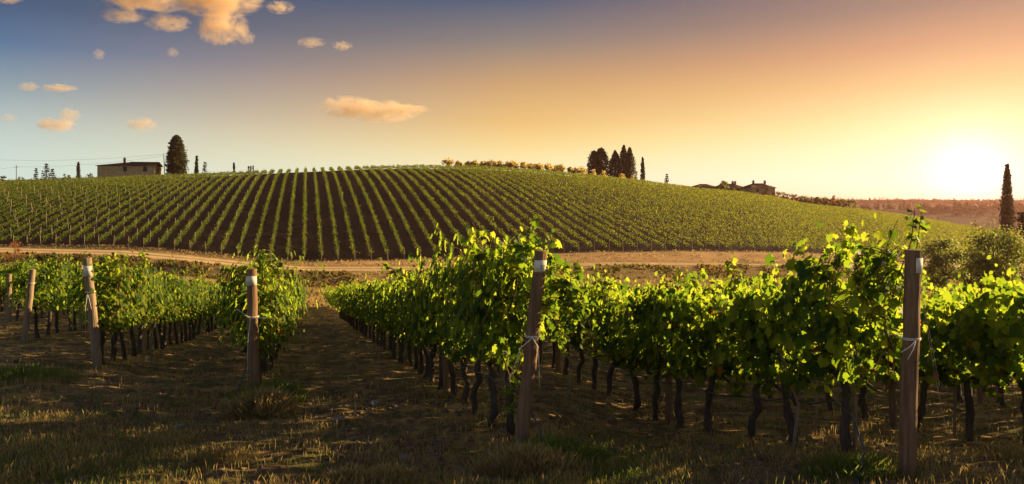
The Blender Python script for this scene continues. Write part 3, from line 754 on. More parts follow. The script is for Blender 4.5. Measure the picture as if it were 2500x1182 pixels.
# ------------------------------------------------------------------ foreground ground cover
def scatter(n, ymin, ymax, dens, seed, umin=-40, umax=2540):
    rng = np.random.default_rng(seed); out = []
    m = n * 4
    q = rng.random(m); y = 1 / (1 / ymin + (1 / ymax - 1 / ymin) * q)      # even in the picture
    u = rng.uniform(umin, umax, m); x = (u - 1250) / F * y
    p = dens(x, y, u); k = rng.random(m) < p
    return x[k][:n], y[k][:n], rng
def grass_obj(name, n, ymin, ymax, dens, seed, hmin, hmax, mat, label, tmpl=None, lie=0.0, wid=1.0, cat='grass'):
    x, y, rng = scatter(n, ymin, ymax, dens, seed); z = hgt(x, y); m = len(x)
    h = rng.uniform(hmin, hmax, m)
    a = rng.uniform(0, 2 * np.pi, m)
    D = np.stack([np.cos(a) * (lie + rng.random(m) * .35), np.sin(a) * (lie + rng.random(m) * .35), np.full(m, 1.0 if lie < 1 else .12) + rng.normal(size=m) * .08], 1)
    N = np.stack([np.cos(a + 1.2), np.sin(a + 1.2), rng.normal(size=m) * .2 + (1.0 if lie >= 1 else .1)], 1)
    t = tmpl or blade(); V, T = place(t, np.stack([x, y, z - .005], 1), N, h, rng, D)
    o = link(name, mesh_np(name, V, T, mat)); tag(o, label, cat, None, 'stuff'); return o
def d_green(x, y, u):
    patch = .95 * np.exp(-((u - 1470) / 170) ** 2 - ((y - 6.6) / 1.5) ** 2)
    left = .30 * sstep(-u, -620, -300) * (1 - sstep(y, 9, 12)) * vnoise(x, y, .8, 21)
    gen = .10 * vnoise(x, y, .6, 22) ** 2
    midg = .35 * np.exp(-((x + 4.2) / .9) ** 2) * (1 - sstep(y, 13, 18)) * vnoise(x, y, .5, 23)
    return np.clip(patch + 1.6 * left + 1.8 * gen + 1.5 * midg, 0, 1)
def d_dry(x, y, u):
    n = vnoise(x, y, .45, 31) ** 2; rowp = ((x + .281 * y - 2.25) / SP) % 1.0; near = np.exp(-(np.minimum(rowp, 1 - rowp) / .12) ** 2)
    return (.3 + .7 * sstep(y, 4.8, 6)) * np.clip(.04 + 1.1 * np.clip(n - .22, 0, 1) * vnoise(x, y, 1.7, 32) * 1.6 + .5 * near * n, 0, 1)  # bright straw thinned closest to the camera, a darker tone in place of shade
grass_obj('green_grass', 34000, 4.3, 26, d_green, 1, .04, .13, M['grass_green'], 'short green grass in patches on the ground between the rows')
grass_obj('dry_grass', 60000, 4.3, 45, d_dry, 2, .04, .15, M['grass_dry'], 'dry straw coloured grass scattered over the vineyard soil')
grass_obj('straw_litter', 42000, 4.3, 50, lambda x, y, u: (.08 + 1.1 * vnoise(x, y, .4, 41) ** 2) * (.35 + .65 * sstep(y, 4.8, 6)), 3, .05, .14, M['litter'], 'dead straw and leaves lying on the vineyard soil', None, 1.2, 1, 'litter')  # pale litter also thinned in front so the ground colour looks shaded
def tuft(name, X, Y, rad, n, h, mat, label, seed, group='grass tufts at the post feet'):
    rng = np.random.default_rng(seed); n = int(n * 2.2); a = rng.uniform(0, 2 * np.pi, n); r = rad * rng.random(n) ** .75 * (1 + .25 * np.sin(a * 3 + seed))
    x = X + r * np.cos(a); y = Y + r * np.sin(a) * .7; z = hgt(x, y)
    D = np.stack([np.cos(a) * r / rad * .7 + rng.normal(size=n) * .18, np.sin(a) * r / rad * .7 + rng.normal(size=n) * .18, np.ones(n)], 1)
    N = rng.normal(size=(n, 3)) * np.array([1, 1, .2]); V, T = place(blade(), np.stack([x, y, z - .01], 1), N, h * rng.uniform(.35, 1.15, n) * (1.05 - .35 * (r / rad) ** 2), rng, D)
    o = link(name, mesh_np(name, V - np.array([X, Y, H(X, Y)]), T, mat)); o.location = (X, Y, H(X, Y)); tag(o, label, 'grass tuft', group)
def pg(u, y):                                           # ground point seen at a pixel (near plane)
    Y = 1.6 / ((y - HY) / F - .127); Y = max(3.5, min(60, Y)); return (u - 1250) / F * Y, Y
for j, (u, y, rd_, n, h, mt, lab) in enumerate([
    (640, 1015, .42, 900, .36, 'grass_dry', 'tall golden grass tuft around the foot of the post by the lane'),
    (665, 985, .5, 700, .34, 'grass_green', 'green grass tuft behind the golden tuft at the post by the lane'),
    (1290, 1150, .45, 700, .24, 'grass_dry', 'straw grass tuft at the foot of the post marked 27'),
    (1360, 1120, .5, 600, .22, 'grass_green', 'green tuft right of the post marked 27'),
    (850, 1175, .22, 420, .16, 'grass_dry', 'small pale grass tuft at the bottom edge, left one of two'),
    (960, 1180, .25, 420, .17, 'grass_dry', 'small pale grass tuft at the bottom edge, right one of two'),
    (2080, 1150, .5, 500, .22, 'grass_green', 'green tuft on the ground just left of the tall dark post'),
    (560, 1130, .3, 500, .13, 'grass_dry', 'low straw tuft in front of the post by the lane'),
    (60, 960, .9, 800, .20, 'grass_green', 'wide green tuft near the left edge in front of the vines'),
    (2460, 1085, .35, 300, .16, 'grass_dry', 'sunlit straw tuft near the right edge under the vines')]):
    X, Y = pg(u, y); tuft('grass_tuft', X, Y, rd_, n, h, M[mt], lab, 60 + j)
def clods(name, n, ymin, ymax, smin, smax, mat, label, seed, dens):
    x, y, rng = scatter(n, ymin, ymax, dens, seed); m = len(x); z = hgt(x, y)
    ico = [(0, 0, 1), (.9, 0, .4), (.28, .85, .45), (-.72, .52, .4), (-.72, -.52, .45), (.28, -.85, .4), (.72, .52, -.4), (-.28, .85, -.4), (-.9, 0, -.4), (-.28, -.85, -.4), (.72, -.52, -.4)]
    Fc = [(0,1,2),(0,2,3),(0,3,4),(0,4,5),(0,5,1),(1,6,2),(2,6,7),(2,7,3),(3,7,8),(3,8,4),(4,8,9),(4,9,5),(5,9,10),(5,10,1),(1,10,6)]
    B = np.array(ico, float); W = B[None] * (1 + rng.normal(size=(m, 11, 1)) * .22) * (rng.uniform(smin, smax, m) * rng.uniform(.5, 1.4, m))[:, None, None] * np.array([1.2, 1.0, .55])
    a = rng.uniform(0, 6.28, m); ca, sa = np.cos(a)[:, None], np.sin(a)[:, None]
    W = np.stack([W[..., 0] * ca - W[..., 1] * sa, W[..., 0] * sa + W[..., 1] * ca, W[..., 2]], -1) + np.stack([x, y, z], 1)[:, None]
    T = np.array(Fc)[None] + (np.arange(m) * 11)[:, None, None]
    o = link(name, mesh_np(name, W.reshape(-1, 3), T.reshape(-1, 3), mat)); tag(o, label, 'soil', None, 'stuff')
clods('soil_clods', 7000, 4.3, 34, .02, .05, M['clod'], 'crumbly brown clods of earth strewn between the rows', 71, lambda x, y, u: vnoise(x, y, 1.2, 51) ** 1.5)
for j, (u, y, s, lab) in enumerate([(915, 990, .07, 'pale stone on the dirt lane right of its middle'), (825, 1030, .06, 'pale flat stone low on the dirt lane'), (362, 892, .10, 'grey stone beside the trunks behind the white-banded post'),
                                    (990, 1115, .05, 'small light stone near the bottom of the lane'), (438, 1045, .05, 'small pale stone on open ground left of the lane post')]):
    X, Y = pg(u, y); rng = random.Random(j); mb = MB()
    V = []; 
    for a in range(6):
        for b in range(10):
            th, ph = math.pi * (a + .5) / 6, 2 * math.pi * b / 10; q = s * (1 + rng.gauss(0, .08)); V.append((q * 1.4 * math.sin(th) * math.cos(ph), q * math.sin(th) * math.sin(ph), q * .6 * math.cos(th)))
    mb.add(V, [(a * 10 + b, (a + 1) * 10 + b, (a + 1) * 10 + (b + 1) % 10, a * 10 + (b + 1) % 10) for a in range(5) for b in range(10)] + [tuple(range(10)), tuple(reversed(range(50, 60)))])
    o = mb.build('field_stone', M['stone'], None, True); o.location = (X, Y, H(X, Y) + s * .2); o.rotation_euler[2] = j; tag(o, lab, 'stone', 'loose stones on the ground')

# grass and weeds on the meadow, bank and road verge beyond the rows
def far_grass(name, n, fn, seed, hmin, hmax, mat, label):
    rng = np.random.default_rng(seed); u = rng.uniform(-60, 2560, n); q = rng.random(n); y = fn(u, q); x = (u - 1250) / F * y
    k = vnoise(x, y, 2.2, seed) > .38; x, y = x[k], y[k]; m = len(x); z = hgt(x, y)
    N = np.stack([rng.normal(size=m) * .4, -np.ones(m), rng.normal(size=m) * .4], 1); D = np.stack([rng.normal(size=m) * .4, rng.normal(size=m) * .2, np.ones(m)], 1)
    V, T = place(LF, np.stack([x, y, z - .03], 1), N, rng.uniform(hmin, hmax, m), rng, D)
    tag(link(name, mesh_np(name, V, T, mat)), label, 'grass', None, 'stuff')
rdw = lambda u: it(ROAD_D, u) - it(ROAD_W, u)
far_grass('meadow_grass', 14000, lambda u, q: 72 + (rdw(u) - 73) * q, 81, .15, .45, M['grass_dry'], 'rough dry grass on the strip below the dirt road')
far_grass('bank_weeds', 6500, lambda u, q: rdw(u) - 8 + 7 * q, 82, .2, .6, M['bush'], 'dark weeds on the bank just below the dirt road')
far_grass('verge_grass', 4000, lambda u, q: it(ROAD_D, u) + it(ROAD_W, u) + .3 + (it(BASE_D, u) - it(ROAD_D, u) - it(ROAD_W, u)) * q, 83, .12, .4, M['grass_dry'], 'dry reddish grass on the verge above the dirt road')

# ------------------------------------------------------------------ hillside vineyard rows
HS = 2.85
def hill_rows():
    # row k: X = X0 + SLOPE*Y ; central one rises straight up the picture
    X00 = -0.35
    for k in range(-46, 130):
        X0 = X00 + HS * k
        ys = np.arange(118, 372, .25); xs = X0 + SLOPE * ys; us = 1250 + F * xs / ys
        ok = (ys > it(BASE_D, us)) & (ys < it(CREST_D, us) + 3) & (us > -45) & (us < 2545)
        if ok.sum() < 24: continue
        y0, y1 = ys[ok][0], ys[ok][-1]
        gy = ys[ok]; gz = hgt(X0 + SLOPE * gy, gy, False); am = gy[int(np.argmax(gz / gy))]
        if am > y0 + 20: y1 = min(y1, am + 2.5)
        rng = np.random.default_rng(5000 + k)
        L = y1 - y0; n = int(sum(1 for _ in ())) 
        # density falls with distance
        yy = []
        for a in np.arange(y0, y1, 4.0):
            m = int(4.0 * (42 if a < 165 else 28 if a < 230 else 20)); yy.append(rng.uniform(a, min(a + 4, y1), m))
        yy = np.concatenate(yy)
        # each vine (about 1 m) has its own vigour
        vg = vnoise(yy, yy * 0 + k * 7.7, 1.0, 61); keep = rng.random(len(yy)) < .25 + 1.2 * vg ** 1.3
        yy = yy[keep]; vg = vg[keep]; m = len(yy)
        lat = rng.normal(size=m) * (.15 + .09 * vg); zz = .56 + (.50 + .58 * vg) * rng.random(m) ** .75
        xx = X0 + SLOPE * yy + lat; g = hgt(X0 + SLOPE * yy, yy, False); zz = np.where(yy > y1 - 14, .1 + (zz - .5) * 1.35, zz)
        sz = np.where(yy < 165, .20, np.where(yy < 230, .26, .31)) * rng.uniform(.7, 1.3, m)
        N = np.stack([np.sign(lat) * .6 + rng.normal(size=m) * .5, rng.normal(size=m) * .5 - .2, .5 + rng.normal(size=m) * .4], 1)
        B = np.array([X0 + SLOPE * y0, y0, float(hgt(X0 + SLOPE * y0, y0, False))])
        V, T = place(LF, np.stack([xx, yy, g + zz], 1) - B, N, sz, rng)
        e = empty('vine_row', tuple(B))
        link('foliage', mesh_np('foliage', V, T, M['hill_leaf']), e)
        # stems: one mesh of this row
        ty = np.arange(y0 + .5, min(y1, y0 + 60), 1.0); tx = X0 + SLOPE * ty; tz = hgt(tx, ty, False); a = np.array([[-.04, 0], [.04, 0], [0, .05]])
        W = np.concatenate([np.stack([tx[:, None] + a[:, 0], ty[:, None] + a[:, 1], np.repeat(tz[:, None], 3, 1) - .1], -1), np.stack([tx[:, None] + a[:, 0], ty[:, None] + a[:, 1], np.repeat(tz[:, None], 3, 1) + .75], -1)], 1)
        Tt = np.array([(0, 1, 4), (0, 4, 3), (1, 2, 5), (1, 5, 4), (2, 0, 3), (2, 3, 5)])[None] + (np.arange(len(ty)) * 6)[:, None, None]
        tr = link('trunks', mesh_np('trunks', W.reshape(-1, 3) - B, Tt.reshape(-1, 3), M['bark']), e); tr['kind'] = 'stuff'
        if k == 0: lab = 'hillside vine row that runs straight up the slope'; grp = 'vine rows climbing the hillside'
        elif abs(k) <= 14: lab = f"{ordn(abs(k))} hillside vine row {'right' if k > 0 else 'left'} of the one running straight up"; grp = 'vine rows climbing the hillside'
        elif k < 0: lab = 'slanting hillside vine row on the left slope below the farmhouse'; grp = 'vine rows on the left slope'
        elif k < 60: lab = 'dense hillside vine row slanting across the slope below the olive trees'; grp = 'vine rows on the slope below the olives'
        else: lab = 'dense far vine row merging with others on the low right end of the hill'; grp = 'vine rows on the right end of the hill'
        tag(e, lab, 'vine row', grp)
        rows[k] = (X0, y0, y1)
hill_rows()
# posts on the hill
HP = MB(); HP.tube([(0, 0, -.1), (.01, 0, 1.0), (0, 0, 1.95)], [.06, .056, .052], 7); HPm = HP.mesh('hill_post', M['post_grey'], False)
HP2 = MB(); HP2.tube([(0, 0, -.1), (.01, 0, 1.0), (0, 0, 2.1)], [.030, .030, .027], 6); HPm2 = HP2.mesh('hill_post', M['pale_post'], False)
cnt = 0
for k, (X0, y0, y1) in rows.items():
    u0 = 1250 + F * (X0 + SLOPE * y0) / y0
    if -20 < u0 < 2000 and cnt < 75:
        y = y0 - .6; x = X0 + SLOPE * y; o = link('row_end_post', HPm); o.location = (x, y, H(x, y)); o.rotation_euler = (random.gauss(0, .04), random.gauss(0, .05), random.random() * 6)
        if abs(k) <= 14: lab = 'end post at the foot of the straight-up hillside row' if k == 0 else f"end post of the {ordn(abs(k))} hillside row {'right' if k > 0 else 'left'} of the straight-up one"
        else: lab = 'small end post at the foot of a slanting vine row on the hill, ' + ('left part' if k < 0 else 'right part')
        tag(o, lab, 'post', 'end posts at the foot of the hillside rows' + ('' if abs(k) <= 14 else ', outer part')); cnt += 1
cp = []
for k, (X0, y0, y1) in rows.items():
    if k <= 45:
        for y in np.arange(y0 + 5 + (k * 37 % 10) * .3, y1, 9.5):
            x = X0 + SLOPE * y; u = 1250 + F * x / y
            if -10 < u < 2400: cp.append((y * (1 if k < -3 else 1.9), x, y, k)) if k < -3 or (k * 13 + int(y)) % 3 == 0 else None
cp.sort()
for (_, x, y, k) in cp[:200]:
    o = link('trellis_post', HPm2); o.location = (x, y, float(hgt(x, y, False))); o.rotation_euler = (random.gauss(0, .04), random.gauss(0, .05), 0)
    tag(o, 'pale thin post poking out of a hillside vine row', 'post', 'pale posts along the hillside rows')
mb = MB()
for (_, x, y, k) in cp[200:]:
    if k < 2: mb.tube([(x, y, float(hgt(x, y, False))), (x, y, float(hgt(x, y, False)) + 2.05)], .045, 5)
if mb.v: tag(mb.build('far_trellis_posts', M['post_grey']), 'faint pale posts among the upper hillside vine rows', 'posts', None, 'stuff')

# ------------------------------------------------------------------ trees
def crown(rng, n, prof, size, tm=LF, shell=.55, clump=0, flat=False, up=.3):
    """prof(t)->radius and height for t in 0..1 ; returns V,T"""
    t = rng.random(n); rad, z = prof(t); a = rng.uniform(0, 2 * np.pi, n); q = shell + (1 - shell) * rng.random(n) ** .5
    w_ = 1 + .12 * np.sin(a * 3 + z * 2.1) * np.cos(z * 1.3 + a) + .07 * rng.normal(size=n) + .42 * (vnoise(a * 4, z, .8, int(n)) - .5) + .2 * (vnoise(a * 9, z * 2, .6, int(n) + 1) - .5)
    P = np.stack([np.cos(a) * rad * q * w_, np.sin(a) * rad * q * w_, z], 1)
    N = np.stack([np.cos(a), np.sin(a), np.full(n, up)], 1) + rng.normal(size=(n, 3)) * .5
    return place(tm, P, N, size * rng.uniform(.6, 1.4, n), rng)
def tree_base(u, ybase, Y, sink=0.0):
    x = (u - 1250) / F * Y; return Vector((x, Y, (HY - ybase) / F * Y - sink))
def ground_at(u, Y):
    x = (u - 1250) / F * Y; return Vector((x, Y, H(x, Y)))
def cypress(u, ytop, width_px, Y, label, seed, group='tall thin cypresses on the skyline', n=900, wmul=1.0, blunt=False, size=.5):
    b = ground_at(u, Y); top = (HY - ytop) / F * Y; h = top - b.z; r = width_px / 2 / F * Y; rng = np.random.default_rng(seed)
    if blunt: prof = lambda t: (r * np.interp(t, [0, .05, .15, .35, .55, .75, .9, .97, 1], [.5, .8, .98, 1, .92, .72, .48, .3, .12]), .3 + (h - .3) * t)
    else: prof = lambda t: (r * np.interp(t, [0, .05, .2, .5, .8, 1], [.62, .9, 1, .84, .5, .07]), .5 + (h - .5) * t)
    e = empty('cypress_tree', b); V, T = crown(rng, n, prof, size, LF, .5 if blunt else .35)
    link('crown', mesh_np('crown', V, T, M['cypress']), e)
    # inner core of dense foliage
    t = np.sqrt(rng.random(n // 2)); V, T = None, None
    mb = MB(); mb.tube([(0, 0, -.4), (0, 0, h * .5), (0, 0, h * .9)], [r * .16 + .12, r * .10 + .08, .05], 7); mb.build('trunk', M['tree_bark'], e)
    tag(e, label, 'cypress', group); return e
def fir(u, ytop, width_px, Y, label, seed, group='small firs on the skyline'):
    b = ground_at(u, Y); h = (HY - ytop) / F * Y - b.z; r = width_px / 2 / F * Y; rng = np.random.default_rng(seed)
    e = empty('fir_tree', b); P, D = [], []; nl = max(7, int(h / .75))
    for i in range(nl):
        t = (i + .6) / nl; z = h * t; rr = r * (1 - t) ** .8 * (1 if i % 2 else .82) + .1
        for j in range(8):
            a = rng.uniform(0, 6.28); L_ = rr * rng.uniform(.7, 1.15); m = 12
            s = rng.random(m); P.append(np.stack([np.cos(a) * L_ * s, np.sin(a) * L_ * s, z + .25 * L_ * s + rng.normal(size=m) * .08], 1)); D.append(np.tile([math.cos(a), math.sin(a), .1], (m, 1)))
    P = np.concatenate(P); D = np.concatenate(D) + rng.normal(size=P.shape) * .35
    V, T = place(LF, P, rng.normal(size=P.shape) * .4 + np.array([0, 0, 1]), rng.uniform(.28, .6, len(P)), rng, D)
    link('crown', mesh_np('crown', V, T, M['fir']), e)
    mb = MB(); mb.tube([(0, 0, -.3), (0, 0, h * .95)], [.16, .04], 6); mb.build('trunk', M['tree_bark'], e); tag(e, label, 'fir', group)
def round_tree(name, u, ytop, width_px, Y, label, cat, seed, mat, group=None, n=1400, size=.35, trunk_h=.3, lobes=7, base=None, tm=LF, zmin=.35):
    b = base or ground_at(u, Y); h = (HY - ytop) / F * Y - b.z; r = width_px / 2 / F * Y; rng = np.random.default_rng(seed)
    e = empty(name, b); mb = MB(); P, N = [], []
    mb.tube([(0, 0, -.3), (rng.normal() * .04 * h, 0, h * trunk_h)], [max(.05, h * .035), max(.04, h * .025)], 7)
    for k in range(lobes):
        a = 2 * np.pi * k / lobes + rng.normal() * .3; rr = r * rng.uniform(.35, .72); cz = h * rng.uniform(zmin + .1, .82); c = np.array([math.cos(a) * rr, math.sin(a) * rr, cz])
        if k == 0: c = np.array([0, 0, h * .84])
        lr = r * rng.uniform(.32, .5); lz = min(lr * .8, h * (1 - zmin) * .4)
        mb.tube([(0, 0, h * trunk_h), tuple(c * .55 + np.array([0, 0, h * .12])), tuple(c)], [max(.035, h * .018), max(.02, h * .01), .012], 5)
        m = n // lobes; d = rng.normal(size=(m, 3)); d /= np.linalg.norm(d, axis=1, keepdims=True); q = rng.random(m)[:, None] ** .45
        # sprays inside the lobe
        P.append(c + d * q * np.array([lr, lr, lz]) * (1 + .3 * rng.normal(size=(m, 1)))); N.append(d + rng.normal(size=(m, 3)) * .6)
    P = np.concatenate(P); N = np.concatenate(N); P[:, 2] = np.maximum(P[:, 2], .1)
    V, T = place(tm, P, N, size * rng.uniform(.6, 1.4, len(P)), rng)
    link('crown', mesh_np('crown', V, T, mat), e); mb.build('trunk', M['tree_bark'], e); tag(e, label, cat, group); return e

cypress(431, 332, 46, 292, 'broad dense cypress right of the stone farmhouse', 1, None, 7000, blunt=True, size=.62)
cypress(191, 397, 9, 300, 'thin cypress left of the farmhouse, beside low shrubs', 2, n=700)
cypress(480, 381, 8, 290, 'thin pointed cypress right of the broad one', 3, n=800)
cypress(571, 399, 5, 285, 'small thin cypress standing alone above the vine tops', 4, n=300)
for j, (u, y) in enumerate(((607, 406), (612, 405), (618, 404))): cypress(u, y, 3.2, 285, ('left', 'middle', 'right')[j] + ' one of three tiny cypresses close together on the crest', 10 + j, n=160, size=.35)
cypress(1450, 370, 38, 308, 'left stem of the broad cypress clump, leafy to the ground', 20, 'dark cypresses in the clump above the slope', 2600, blunt=True, size=.6)
cypress(1467, 363, 48, 309, 'wide dark cypress, largest of the clump above the slope', 21, 'dark cypresses in the clump above the slope', 3600, blunt=True, size=.6)
cypress(1502, 369, 40, 308, 'dark cypress in the middle of the clump', 22, 'dark cypresses in the clump above the slope', 3400, size=.55)
cypress(1523, 356, 37, 311, 'tallest cypress of the clump, pointed', 23, 'dark cypresses in the clump above the slope', 3400, size=.5)
cypress(1537, 361, 36, 309, 'right-hand cypress of the clump, nearly the tallest', 24, 'dark cypresses in the clump above the slope', 3400, size=.5)
cypress(1569, 385, 11, 292, 'slim cypress alone just right of the dark clump', 25, n=1100)
cypress(2459, 402, 36, 150, 'tall reddish cypress near the right edge beside the low sun', 26, None, 5200, size=.34)
fir(88, 411, 14, 300, 'small fir left of the larger pair', 30); fir(114, 400, 34, 300, 'larger fir with long drooping lower branches', 31); fir(128, 412, 22, 301, 'fir crowding the larger one from the right', 32)
fir(501, 396, 20, 290, 'small layered fir right of the thin pointed cypress', 33); fir(1628, 425, 15, 305, 'small fir alone between the cypress and the far houses', 34)
OL = [(1095, 391, 26), (1143, 396, 18), (1160, 394, 22), (1200, 393, 24), (1222, 396, 22), (1256, 395, 26), (1278, 398, 20), (1296, 402, 18), (1318, 401, 22), (1340, 403, 26), (1370, 404, 24), (1392, 409, 16), (1420, 411, 26), (1120, 397, 18), (1180, 397, 20), (1240, 398, 20), (1308, 403, 18), (1356, 406, 20), (1405, 411, 20)]
OL.sort()
for j, (u, y, wd) in enumerate(OL):
    d = float(it(CREST_D, u)) + 6
    round_tree('olive_tree', u, y - 3, wd * 1.25, d, f"{ordn(j + 1)} pale olive tree from the left along the crest", 'olive tree', 40 + j, M['olive'], 'sunlit olive trees along the crest', 900, .42, .3, 8)
for j, (u, y, wd, lab) in enumerate([(1448, 414, 22, 'pale shrub left of the cypress clump foot'), (1474, 418, 28, 'pale leafy shrub between the two halves of the cypress clump'), (1520, 424, 22, 'small shrub at the foot of the tallest cypresses'), (1545, 428, 20, 'low shrub right of the cypress clump foot')]):
    round_tree('shrub', u, y, wd, float(it(CREST_D, u)) - 1, lab, 'shrub', 60 + j, M['olive'], 'shrubs round the cypress clump', 380, .35, .2, 5, zmin=.1)
for j, (u, y, wd, lab) in enumerate([(8, 429, 16, 'low dark shrub at the left edge of the skyline'), (48, 432, 22, 'low shrub at the foot of the pole with a crossarm'), (157, 424, 12, 'small shrub right of the firs'), (168, 426, 10, 'thin shrub just left of the thin cypress'), (222, 423, 22, 'low spreading shrub left of the farmhouse'), (392, 419, 10, 'small bush at the lit end of the farmhouse')]):
    round_tree('shrub', u, y, wd, 300, lab, 'shrub', 70 + j, M['bush'], 'low shrubs on the left skyline', 260, .35, .2, 5, zmin=.1)
# around the right houses
round_tree('garden_tree', 1767, 440, 26, 322, 'tree with feathery crown between the two far houses', 'tree', 80, M['tree_leaf'], None, 900, .45, .35, 7)
for j, (u, y, wd, lab) in enumerate([(1872, 460, 30, 'dark round bush at the lit end of the right house'), (1888, 470, 18, 'low bush trailing down from the right house'), (1792, 462, 30, 'bush before the lit wall of the middle house'), (1840, 470, 20, 'low bush under the dark wall of the right house'), (2036, 474, 18, 'small reddish tree standing above the orchard strip'), (1995, 478, 8, 'bare thin young tree above the orchard strip')]):
    round_tree('shrub', u, y, wd, float(it(CREST_D, u)) + 2, lab, 'shrub', 90 + j, M['bush'] if j not in (4,) else M['red_leaf'], None, 420, .4, .3, 6, zmin=.15)
rg = random.Random(3)
for j in range(26):
    u = 1898 + j * 7.6; y = np.interp(u, [1898, 1960, 2090], [474, 484, 494]) + rg.uniform(-2, 2)
    round_tree('orchard_tree', u, y - 6, 24, float(it(CREST_D, u)) + 4, 'small rust-brown bushy tree in the orchard strip on the right skyline', 'tree', 120 + j, M['red_leaf'] if j % 3 == 0 else M['tree_leaf'], 'orchard trees right of the far houses', 330, .42, .25, 5, zmin=.05)
# right side trees and bushes
round_tree('leafy_tree', 2425, 545, 175, 62, 'speckled leafy tree near the right edge behind the vines', 'tree', 150, M['tree_leaf'], None, 12000, .17, .25, 17, zmin=.1)
round_tree('leafy_tree', 2310, 572, 130, 90, 'darker leafy tree at the end of the low hill, left of the speckled one', 'tree', 151, M['tree_leaf'], None, 6500, .24, .25, 11, zmin=.1)
round_tree('leafy_tree', 2478, 560, 90, 105, 'dark tree filling the gap below the tall cypress', 'tree', 152, M['bush'], None, 3600, .3, .25, 10, zmin=.1)
round_tree('pine_tree', 2535, 462, 110, 118, 'dark spreading pine cut by the right edge of the picture', 'tree', 153, M['cypress'], None, 6500, .38, .35, 14, zmin=.15)
round_tree('dry_bush', 38, 584, 46, 104, 'reddish dry twiggy bush beside the dirt road at far left', 'bush', 154, M['red_leaf'], None, 1100, .14, .2, 9, zmin=.05)
for j, (u, y, wd, lab) in enumerate([(120, 618, 70, 'dark bush on the bank at far left'), (205, 622, 80, 'dark bush on the bank right of the reddish one'), (265, 628, 60, 'dark bush on the bank behind the white-banded post')]):
    round_tree('bank_bush', u, y + 3, wd, 107, lab, 'bush', 160 + j, M['bush'], 'dark bushes on the bank below the road', 900, .28, .1, 8, zmin=.05)
# distant wood on the far ridge
def woods():
    rng = np.random.default_rng(8); P = []; S = []
    for Yd, n, umin, umax in ((1700, 1500, 1950, 2620), (1350, 500, 1990, 2620), (930, 420, 1990, 2620), (760, 160, 2150, 2620)):
        u = rng.uniform(umin, umax, n); y = Yd + rng.normal(size=n) * 60; x = (u - 1250) / F * y; z = hgt(x, y, False)
        for xx, yy, zz in zip(x, y, z):
            if vnoise(xx, yy, 90, 5) < .35 and Yd < 1600: continue
            tall = rng.random() < .15; r = rng.uniform(2, 4) * (.35 if tall else 1); h = rng.uniform(5, 9) * (1.6 if tall else 1); m = 26
            d = rng.normal(size=(m, 3)); d /= np.linalg.norm(d, axis=1, keepdims=True)
            P.append(np.array([xx, yy, zz + h / 2]) + d * np.array([r, r, h / 2]) * rng.random((m, 1)) ** .4); S.append(rng.uniform(1.2, 2.6, m))
    P = np.concatenate(P); S = np.concatenate(S); V, T = place(LF, P, rng.normal(size=P.shape), S, rng)
    tag(link('distant_woods', mesh_np('distant_woods', V, T, M['cypress'])), 'hazy woods covering the far ridge under the low sun', 'woods', None, 'stuff')
woods()

